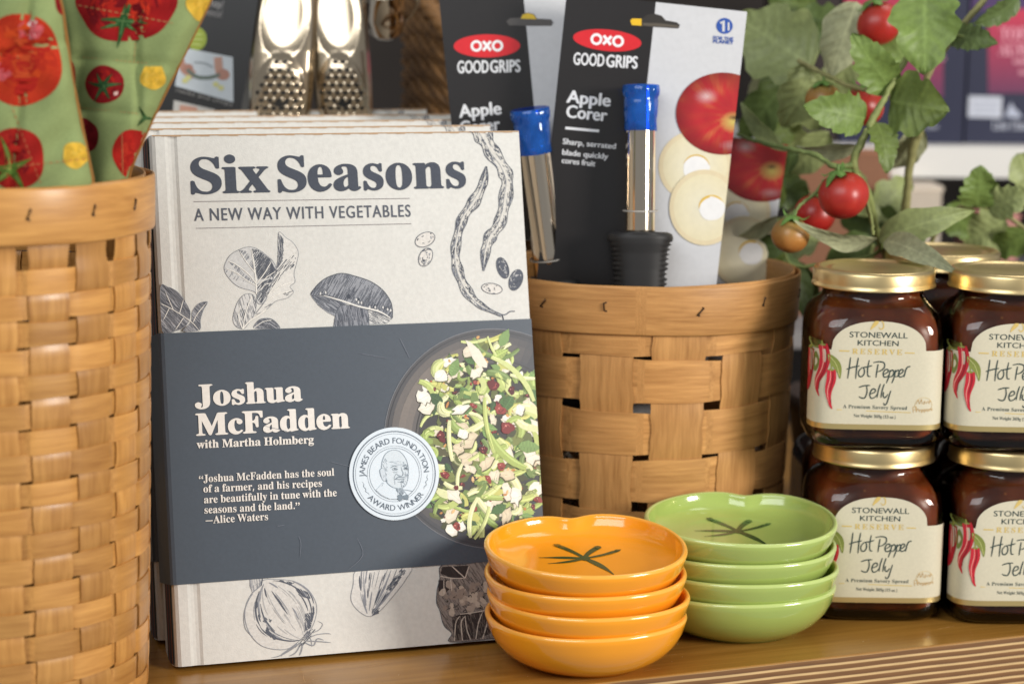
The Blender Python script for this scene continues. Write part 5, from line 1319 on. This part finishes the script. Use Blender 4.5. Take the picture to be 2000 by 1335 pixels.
def leaf(base, tip, wpx, Yb, Yt, kind, tone, roll=0, droop=.12, fold=.25, seed=0):
    q = random.Random(seed*31+7); b = at(*base, Y=Yb); t = at(*tip, Y=Yt); ax = t-b; L_ = ax.length; a = ax.normalized()
    back = Vector((0, 1, 0)); side = a.cross(-back); side.normalize(); nrm = side.cross(a); nrm.normalize()
    if nrm.y > 0: nrm = -nrm; side = -side
    ca, sa = cos(rad(roll)), sin(rad(roll)); side, nrm = side*ca+nrm*sa, nrm*ca-side*sa
    hw = wpx/FPX*((Yb+Yt)/2)*1.02/2; ph = q.uniform(0, 6)
    def wprof(v, sg):
        w = (sin(pi*min(1, v**.70))**.55 if kind in ('lobed', 'tooth') else sin(pi*v**.72)**.8) if kind != 'lance' else sin(pi*v**.8)**.9
        w *= (1-.22*v**4)
        if kind == 'lobed': w *= 1+.10*sin(v*17+ph+sg*1.3)+.05*sin(v*31+ph*2)
        elif kind == 'tooth': s_ = (v*5.2+ph+.3*sg) % 1; w *= 1+.24*(s_**1.5-.45)*(v > .15)+.04*sin(v*31+ph)
        else: w *= 1+.05*sin(v*19+ph+sg)
        return max(.0, w)
    base_c = tone
    NU, NV = 20, 44
    def fn(u, v):
        s_ = 2*u-1; w = wprof(v, 1 if s_ > 0 else -1)*hw
        z = -fold*hw*abs(s_)**1.3*wprof(v, 0)*(1 if True else 0)*-.9 + .10*hw*sin(3*v*pi+ph+s_*2)*abs(s_)
        vein = -.045*hw*abs(sin(pi*(v*7-abs(s_)*1.6)))**.5*min(1, abs(s_)*4)
        return b+a*(L_*v)+side*(s_*w)+nrm*(z+vein-droop*L_*4*(v-.5)**2+droop*L_+q.random()*.0)+Vector((0, 0, -.02*L_*v*v))
    def colf(u, v):
        s_ = abs(2*u-1); f = (v*7-s_*1.6) % 1; vein = max(0, 1-min(f, 1-f)/.07)*.45*(1-s_*.6)
        mid = max(0, 1-s_/.06)*.7*(1-.5*v); k = max(vein, mid); lt = tuple(min(.9, c*1.4+.02) for c in base_c)
        return tuple(base_c[i]*(1-k)+lt[i]*k for i in range(3))
    mb = MB(); mb.grid(fn, NU, NV, 0, col=colf, flip=True)
    N = len(mb.v); th = .025
    f2 = lambda u, v: fn(u, v)-nrm*th
    under = tuple(min(.9, c*1.25+.03) for c in base_c)
    mb.grid(f2, NU, NV, 0, col=under)
    return mb.build('leaf', LEAF, plant)
G1, G2, G3, G4 = hx(162, 172, 114), hx(122, 144, 74), hx(94, 112, 62), hx(180, 182, 144); G5 = hx(108, 124, 62)
LV = [((1584, 130), (1438, 30), 150, 142, 146, 'lobed', G1, 0, .05), ((1590, 128), (1528, 246), 92, 141, 142, 'lobed', G1, 10, .08), ((1540, 150), (1448, 268), 84, 145, 147, 'lobed', G3, 0, .1),
      ((1672, 4), (1618, 150), 96, 139, 140, 'plain', G4, 0, .06), ((1742, 178), (1664, 62), 78, 135, 134, 'tooth', G2, 8, .1), ((1806, -22), (1806, 142), 128, 135, 133.5, 'lobed', G2, -8, .06),
      ((1737, 196), (1852, 216), 122, 135, 133, 'lobed', G5, 0, .08), ((1690, 232), (1570, 206), 82, 134, 132.5, 'tooth', G2, -8, .1), ((1712, 238), (1734, 336), 58, 134.5, 133, 'tooth', G5, 20, .1),
      ((1858, 72), (1948, 84), 56, 140, 138, 'tooth', G3, 20, .1), ((1990, -8), (1902, 44), 54, 140, 139, 'tooth', G3, 30, .12), ((1676, 286), (1556, 284), 40, 136, 137, 'plain', G4, 35, .15),
      ((1712, 468), (1552, 428), 42, 133, 130.5, 'plain', G4, 30, .16), ((1716, 468), (1906, 406), 68, 135, 132, 'plain', G1, 20, .12), ((1728, 470), (1876, 530), 52, 134, 126.5, 'plain', G4, 20, .10),
      ((1908, 404), (1914, 322), 80, 142, 141, 'tooth', G2, 0, .08), ((1930, 408), (2022, 372), 64, 142, 140, 'tooth', G1, 15, .1), ((1965, 430), (1884, 474), 90, 146, 147, 'lobed', G1, 0, .05),
      ((1518, 422), (1432, 464), 34, 138, 140, 'plain', G4, 30, .12), ((1535, 478), (1434, 488), 54, 139, 141, 'plain', G3, 0, .1), ((1534, 492), (1580, 640), 52, 140, 139, 'lance', G3, 25, .08),
      ((1536, 296), (1448, 196), 34, 138, 141, 'lance', G1, 30, .15), ((1700, 462), (1610, 512), 66, 142, 143, 'plain', G3, 0, .08), ((1760, 440), (1640, 430), 80, 146, 148, 'lobed', G3, 0, .06),
      ((1640, 330), (1700, 420), 60, 143, 145, 'lobed', G1, 0, .06), ((1800, 250), (1740, 330), 60, 141, 143, 'plain', G4, 10, .08), ((1850, 90), (1830, 20), 60, 140, 142, 'lobed', G3, 0, .08),
      ((1560, 300), (1470, 330), 60, 141, 143, 'plain', G3, 0, .1), ((1740, 470), (1820, 430), 60, 143, 145, 'lobed', G3, 0, .1), ((1545, 510), (1600, 590), 46, 142, 144, 'plain', G3, 0, .1), ((2010, 455), (1930, 490), 60, 145, 147, 'lobed', G2, 0, .1)]
LV += [((1560, 170), (1460, 180), 90, 148, 150, 'lobed', G4, 0, .05), ((1500, 200), (1560, 330), 90, 148, 150, 'lobed', G1, 0, .06), ((1470, 260), (1560, 250), 70, 147, 149, 'lobed', G5, 0, .06), ((1620, 260), (1540, 340), 70, 144, 146, 'plain', G1, 0, .08), ((1590, 20), (1500, -10), 90, 148, 149, 'lobed', G5, 0, .05), ((1660, 120), (1600, 210), 70, 145, 146, 'lobed', G1, 0, .06), ((1520, 350), (1460, 420), 70, 145, 147, 'lobed', G5, 0, .06), ((1690, 480), (1640, 560), 60, 145, 146, 'lobed', G5, 0, .06), ((1640, 190), (1500, 200), 110, 147, 149, 'lobed', G1, 0, .05), ((1560, 60), (1660, 40), 90, 147, 148, 'lobed', G3, 0, .05), ((1480, 350), (1580, 380), 90, 146, 147, 'lobed', G3, 0, .05), ((1600, 470), (1500, 440), 90, 145, 146, 'lobed', G1, 0, .06), ((1700, 420), (1780, 350), 80, 146, 148, 'lobed', G1, 0, .06), ((1640, 470), (1700, 520), 80, 143, 144, 'lobed', G1, 0, .06), ((1800, 470), (1750, 420), 70, 144, 145, 'lobed', G1, 0, .06), ((1850, 400), (1900, 460), 70, 146, 147, 'lobed', G2, 0, .06), ((1770, 120), (1700, 20), 90, 140, 141, 'lobed', G2, 0, .06), ((1990, 300), (2030, 400), 70, 146, 147, 'lobed', G1, 0, .06), ((1480, 500), (1560, 540), 60, 142, 143, 'lobed', G2, 0, .06), ((1620, 100), (1560, 30), 60, 146, 147, 'plain', G3, 0, .06)]
for i, l in enumerate(LV): leaf(*l, seed=i)
def tomato(px, py, rpx, Y, m, tilt, seed, sq_=.92):
    c = at(px, py, Y=Y); r = rpx/FPX*Y*1.02
    fr = Matrix.Translation(c) @ Matrix.Rotation(rad(tilt), 4, 'Y') @ Matrix.Rotation(rad(12), 4, 'X')
    mb = MB(); n = 40; K = 22; pr = []
    for j in range(K+1):
        p = pi*j/K; z = -cos(p)*sq_*r; rr_ = max(.001, sin(p)*r)
        z -= .14*r*math.exp(-((pi-p)/.32)**2)
        pr.append((rr_, z))
    mb.lathe(pr, n, 0, fr, rfun=lambda t, j: 1+.015*sin(5*t+seed)*sin(pi*j/K))
    mb.g = [(0, (j//n)/K, 0) for j in range(len(mb.v))]
    f = mb.build('fruit', m, plant)
    mb = MB(); q = random.Random(seed); top = sq_*r*.86
    for k in range(5):
        a = 6.283*k/5+q.uniform(-.2, .2); L_ = r*q.uniform(.6, .95); up = q.uniform(-.1, .55)
        d = Vector((cos(a), sin(a), 0)); s_ = Vector((-sin(a), cos(a), 0)); prev = None
        for i in range(7):
            t = i/6; w = .17*r*sin(pi*(.25+.75*t))+.005; p = Vector((0, 0, top))+d*(L_*t)+Vector((0, 0, r*(up*t*t-.10*t)))
            if (p.length < r*1.02): p = p.normalized()*r*1.03
            ids = [mb.vert(fr @ (p+s_*w), hx(92, 132, 58)), mb.vert(fr @ (p+Vector((0, 0, .03))), hx(120, 156, 80)), mb.vert(fr @ (p-s_*w), hx(92, 132, 58))]
            if prev: mb.face((prev[0], ids[0], ids[1], prev[1])); mb.face((prev[1], ids[1], ids[2], prev[2]))
            prev = ids
    mb.tube([fr @ Vector((0, 0, top)), fr @ Vector((.1*r, 0, top+.5*r))], .09, 8, 0, hx(110, 136, 70))
    mb.build('calyx', LEAF, f)
for t in ((1714, 46, 45, 139.5, TOM_RED, -15, 1), (1647, 381, 49, 132.5, TOM_RED, -18, 2), (1607, 194, 34, 138.5, TOM_ORANGE, -5, 3), (1686, 208, 40, 138, TOM_RED, 10, 4), (1544, 459, 37, 132, TOM_ORANGE, 5, 5), (1592, 418, 40, 136.5, TOM_RED, 20, 6)): tomato(*t)

# ================================================================== behind the books: steel tools, card, wicker
def wicker(name, label, c, rx, ry, hf, mat):
    root = thing(name, label, 'basket', (c[0], c[1], 0)); mb = MB(); rows = 46
    def P(th, z, off): k = .86+.14*min(1, z/16); return Vector((c[0]+(rx*k+off)*sin(th), c[1]-(ry*k+off)*cos(th), z))
    n = 40
    for j in range(rows):
        pts = [];
        for i in range(n*4+1):
            th = 2*pi*i/(n*4); top = hf(th); z = .4+(top-.8)*j/(rows-1)
            pts.append(P(th, z, .16*(-1)**j*cos(n/2*th)))
        mb.tube(pts, .36, 6)
    for k in range(n):
        th = 2*pi*k/n; mb.tube([P(th, .3+(hf(th)-.4)*i/8, 0) for i in range(9)], .2, 6)
    mb.g = [(i*.13, i*.31, (i//997) % 17) for i in range(len(mb.v))]
    mb.build('woven_side', mat, root)
    mb = MB()
    for s_ in (0, 1, 2):
        pts = [P(2*pi*i/160, hf(2*pi*i/160)+.28*sin(i*.9+2.1*s_), .3*cos(i*.9+2.1*s_)) for i in range(161)]
        mb.tube(pts, .42, 7)
    mb.g = [(i*.13, i*.31, 5) for i in range(len(mb.v))]
    mb.build('braided_rim', mat, root)
    mb = MB(); mb.lathe([(.02, .2), (1, .2), (1, .6), (.02, .6)], 40, 0, Matrix.Translation((c[0], c[1], 0)) @ Matrix.Diagonal((rx*.85, ry*.85, 1, 1))); mb.build('bottom', mat, root)
WC = (1.0, 158)
wicker('wicker_basket', 'brown wicker basket with a slanting rim, behind the left tilted corer card', WC, 8.9, 7.0, lambda th: min(39, max(26, 33.7-11.4*(sin(th)+.66))), WICKER)
# black printed card
pk = at(300, -60, 146); pe = Vector((cos(rad(-9)), -.10, sin(rad(-9)))); pu = Vector((.15, .10, 1)); PC = Plane(pk, pe, pu)
root = thing('printed_card', 'black product card with a lime dot and small kitchen photos, beside the steel tools', 'card', PC.pt(3, -21), None)
mb = MB(); cw = PC.uv((497, 60))[0]
Fv = [mb.vert(PC.pt(x, y, 0), hx(26, 23, 22)) for x, y in ((0, 3), (cw, 3), (cw, -22), (0, -22))]; Bv = [mb.vert(PC.pt(x, y, -2.2), hx(30, 27, 26)) for x, y in ((0, 3), (cw, 3), (cw, -22), (0, -22))]
mb.face(Fv[::-1], 0, False); mb.face(Bv, 0, False)
for i in range(4): mb.face((Fv[i], Fv[(i+1) % 4], Bv[(i+1) % 4], Bv[i]), 0, False)
A = Print(PC.uv); A.layer = 1
A.ell(384, 76, 20, 23, hx(150, 166, 44)); A.layer = 2
for yy, w_ in ((66, 22), (76, 26), (86, 20)): A.stroke([(384-w_/2, yy), (384+w_/2, yy+2)], 3, hx(186, 196, 110))
A.layer = 1; A.poly([(352, 92), (455, 112), (456, 200), (342, 168)], hx(196, 202, 206)); A.poly([(340, 196), (420, 214), (420, 260), (336, 250)], hx(190, 186, 180))
A.layer = 2
A.stroke([(352, 118), (362, 138), (380, 146)], 15, hx(178, 130, 112), 6); A.stroke([(426, 112), (428, 135), (432, 148)], 16, hx(184, 138, 118), 6); A.ell(436, 146, 13, 11, hx(170, 120, 102)); A.ell(368, 134, 10, 9, hx(168, 118, 100))
A.layer = 3; A.stroke([(366, 136), (384, 150), (408, 152), (430, 146)], 7, hx(96, 108, 96), 6); A.stroke([(380, 122), (400, 124), (416, 132)], 3, hx(140, 146, 150), 6)
for x, y in ((362, 158), (368, 152), (422, 165), (432, 172)): A.ell(x, y, 6, 5, hx(204, 200, 130))
A.text('rocks and chops', (344, 179), (454, 208), .26, hx(150, 146, 142), 'sans'); A.text('chop!', (404, 12), (436, 17), .5, hx(170, 166, 164), 'sans'); A.text('mince!', (400, 30), (434, 35), .5, hx(150, 146, 144), 'sans')
A.layer = 2; A.poly([(352, 205), (385, 210), (390, 240), (350, 236)], hx(190, 140, 118))
A.emit(mb, lambda x, y, off: PC.pt(x, y, off), 0, base=.01, lay=.02)
mb.build('front_panel', CARD, root, fix=False)
# curved steel tools with perforated soles
def rocker(label, cx, Y, wpx, tilt, seed):
    top = at(cx-2, -70, Y=Y+.8); root = thing('steel_tool', label, 'kitchen tool', at(cx, 340, Y=Y), 'curved steel tools with perforated soles')
    hw = wpx/FPX*Y*1.01/2; mb = MB(); y0, y1 = -90, 330
    def cpx(u, v):
        y = y0+(y1-y0)*v; return cx+tilt*(y-100)/200, y
    def shp(u, v):
        x0, y = cpx(u, v); s_ = 2*u-1; p = at(x0, y, Y=Y); w = hw*(.90+.12*sin(pi*min(1, max(0, (y+40)/330))))
        d = .45*(1-abs(s_)**3)+(.0115*(y-120) if y < 100 else (-.23+(y-100)*.004 if y < 140 else -.07-.0035*(y-140)))                                       # crowned cross-section
        dish = max(0, 1-((s_/.80)**2+((y-28)/88)**2)); d -= .35*min(.6, dish**.7)
        sole = max(0, 1-((s_/.80)**2+((y-196)/92)**2)); d += .45*min(.6, sole**.7)
        d -= .5*max(0, (abs(s_)-.86)/.14)
        return Vector((p.x+s_*w, p.y-d, p.z))
    mb.grid(shp, 44, 110, 0, flip=True); mb.grid(lambda u, v: shp(u, v)+Vector((0, .22, 0)), 44, 110, 0)
    body = mb.build('steel_body', STEEL, root)
    mb = MB(); rr_ = .17
    for j in range(-5, 7):
        for i in range(-5, 6):
            s_ = (i+(.5 if j % 2 else 0))*.27; y = 196+j*15
            if (s_/.70)**2+((y-196)/78)**2 > 1: continue
            u = (s_+1)/2; v = (y-y0)/(y1-y0); c = shp(u, v); du = (shp(u+.01, v)-c).normalized(); dv = (shp(u, v-.01)-c).normalized(); n_ = du.cross(dv)
            if n_.y > 0: n_ = -n_
            mb.ngon([c+du*(rr_*cos(t)*1.1)+dv*(rr_*sin(t)*.8)+n_*.02 for t in [2*pi*k/10 for k in range(10)]], 0)
            # raised tooth beside each hole
            q = c+du*.26+dv*.02
            b0 = [q+du*(.15*cos(t))+dv*(.2*sin(t)) for t in [2*pi*k/8 for k in range(8)]]; tip = mb.vert(q+n_*.10); ids = [mb.vert(p) for p in b0]
            for k in range(8): mb.face((ids[k], ids[(k+1) % 8], tip), 1)
    star_c = shp(.52, (202-y0)/(y1-y0)); du = (shp(.53, (202-y0)/(y1-y0))-star_c).normalized(); dv = (shp(.52, (198-y0)/(y1-y0))-star_c).normalized(); n_ = du.cross(dv); n_ = -n_ if n_.y > 0 else n_
    mb.ngon([star_c+n_*.05+du*((.62 if k % 2 == 0 else .26)*cos(2*pi*k/8))+dv*((.5 if k % 2 == 0 else .2)*sin(2*pi*k/8)) for k in range(8)], 0)
    mb.build('perforated_sole', [plain('dark_hole', (.012, .010, .008), .7), STEEL], body)
rocker('shiny steel tool with perforated sole, beside the black product card', 551, 141.5, 122, -12, 1)
rocker('shiny steel tool with perforated sole, beside the small steel cup', 662, 142.5, 112, 14, 2)
cc = at(752, 6, Y=147); root = thing('steel_cup', 'small shiny steel cup hanging in the dark between tools and wicker', 'cup', cc+Vector((0, 0, -2)))
fr = Matrix.Translation(cc) @ Matrix.Rotation(rad(24), 4, 'X')
mb = MB(); mb.lathe([(.02, -2.4), (.8, -2.4), (1.15, -2.1), (1.3, -1), (1.42, .8), (1.55, .9), (1.55, 1.0), (1.38, .95), (1.2, -.9), (.9, -1.9), (.02, -2.1)], 40, 0, fr); bd = mb.build('cup_body', MIRROR, root)
mb = MB(); mb.tube([fr @ Vector(p) for p in ((1.35, 0, .6), (2.0, 0, .75), (2.25, -.1, .1), (1.9, -.1, -.7), (1.25, 0, -1.2))], .16, 10); mb.build('handle', STEEL, root)

# ================================================================== far shelf with chocolate boxes
sh0 = at(1700, 284, Y=186); zs = sh0.z
mb = MB(); sx0, sx1 = -30, 110
pf = [(186, zs), (186, zs-2.7), (212, zs-2.7), (212, zs)]
q = [[mb.vert((x, y, z)) for y, z in pf] for x in (sx0, sx1)]
for i in range(4): mb.face((q[0][i], q[1][i], q[1][(i+1) % 4], q[0][(i+1) % 4]), 0, False)
mb.face(q[0][::-1], 0, False); mb.face(q[1], 0, False)
o = mb.build('white_shelf', WHITE, fix=True); tag(o, 'white laminate shelf under the navy and pink boxes in the blurred distance', 'shelf')
for k, x in enumerate((-24, 104)):
    pass
NAVY = hx(30, 34, 62); PINK = hx(204, 60, 96)
BOXM = inkmat('matte_box_board', .5, .04, 200, .4)
def chocbox(label, pxl, pxr, pybot, Y, h, art, base, dep=6):
    a = at(pxl, pybot, Y=Y); b = at(pxr, pybot, Y=Y); z0 = zs+.005; root = thing('gift_box', label, 'box', ((a.x+b.x)/2, Y, z0))
    mb = MB(); lo = Vector((a.x, Y, z0)); hi = Vector((b.x, Y+dep, z0+h)); mb.box(lo, hi, 0, c=base)
    pl = Plane(Vector((a.x, Y, z0)), Vector((1, 0, 0)), Vector((0, 0, 1))); A = Print(pl.uv, clip=(.0, .0, b.x-a.x, h)); art(A, pl, b.x-a.x, h)
    A.emit(mb, lambda x, y, off: pl.pt(x, y, off), 0, base=.02, lay=.03); mb.build('printed_box', BOXM, root, fix=False)
def grad(A, x0, x1, y0, y1):
    N = 14
    for i in range(N):
        t = (i+.5)/N; c = tuple(hx(198, 46, 78)[k]*(1-t)+hx(104, 46, 84)[k]*t for k in range(3)); A.poly([(x0, y0+(y1-y0)*i/N), (x1, y0+(y1-y0)*i/N), (x1, y0+(y1-y0)*(i+1)/N), (x0, y0+(y1-y0)*(i+1)/N)], c)
PT = hx(236, 170, 186)
def art1(A, pl, w, h):
    A.layer = 0; grad(A, 1640, 1842, -60, 190); A.layer = 1; A.text('CHOCOLATE', (1712, 118), (1846, 118), 1.0, PT, 'serif'); A.text('Lake Cham', (1770, 252), (1832, 252), .5, hx(170, 172, 186), 'serif')
def art2(A, pl, w, h):
    A.layer = 0; A.poly([(1896, -70), (2160, -70), (2160, 22), (1896, 22)], hx(70, 44, 96)); grad(A, 1930, 2170, 18, 182); A.layer = 1
    A.text('TOFFEE', (1953, 78), (2052, 78), 1.05, PT, 'serif'); A.text('ALMOND', (1950, 108), (2060, 108), 1.05, PT, 'serif'); A.text('with sea', (1978, 126), (2040, 126), .6, PT, 'serif'); A.text('salt', (1990, 146), (2030, 146), .6, PT, 'serif')
    A.poly([(1892, 187), (1957, 189), (1956, 231), (1890, 229)], hx(196, 200, 212))
    for y in (200, 210, 220): A.stroke([(1900, y), (1948, y+1)], 2, hx(150, 156, 176))
    A.layer = 2; A.poly([(1962, 228), (1968, 214), (1974, 200), (1981, 212), (1990, 220), (1996, 230)], hx(180, 186, 204)); A.text('Lake Champlain', (1938, 253), (2044, 253), .8, hx(190, 194, 208), 'serif')
def art0(A, pl, w, h):
    A.layer = 1; A.text('DARK', (1558, 34), (1640, 34), .8, hx(120, 92, 60), 'serif'); A.text('70%', (1566, 60), (1620, 60), .6, hx(96, 74, 52), 'serif')
chocbox('navy box with pink front panel behind the tomato leaves, left of its twin', 1640, 1880, 270, 189, 17.5, art1, NAVY)
chocbox('navy box with pink panel, pale lettering and white price sticker, at the frame edge', 1884, 2170, 273, 189.6, 17.5, art2, NAVY)
chocbox('dark brown box with faint gold lettering, behind the upper tomato', 1500, 1634, 270, 189.3, 18, art0, hx(40, 28, 26))
# things on the counter below the white shelf, far out of focus
mb = MB(); z1 = at(1900, 470, Y=196).z-5.2
mb.box((-40, 176, z1-1.5), (115, 225, z1)); o = mb.build('rear_counter', plain('grey_counter', (.30, .30, .31), .5, noise=.15, nscale=20)); tag(o, 'pale grey counter below the white shelf in the blurred distance', 'counter')
def carton(label, px0, px1, py0, Y, h, col, dep=5):
    a = at(px0, py0, Y=Y); b = at(px1, py0, Y=Y); root = thing('carton', label, 'box', ((a.x+b.x)/2, Y, z1)); mb = MB()
    mb.box((a.x, Y, z1+.005), (b.x, Y+dep, a.z), 0, c=col); mb.box((a.x-.12, Y-.12, a.z+.004), (b.x+.12, Y+dep+.12, a.z+.35), 0, c=tuple(min(.9, v*1.3) for v in col)); mb.build('carton_body', BOXM, root)
carton('brown cardboard carton behind the tomato stems under the white shelf', 1560, 1740, 300, 184, 5, hx(140, 96, 70))
carton('cream cardboard carton leaning by the tall tomato stem, under the white shelf', 1748, 1840, 372, 181, 5, hx(200, 188, 172))
carton('dusty pink carton low behind the gold lids', 1890, 1990, 425, 186, 5, hx(186, 130, 120))
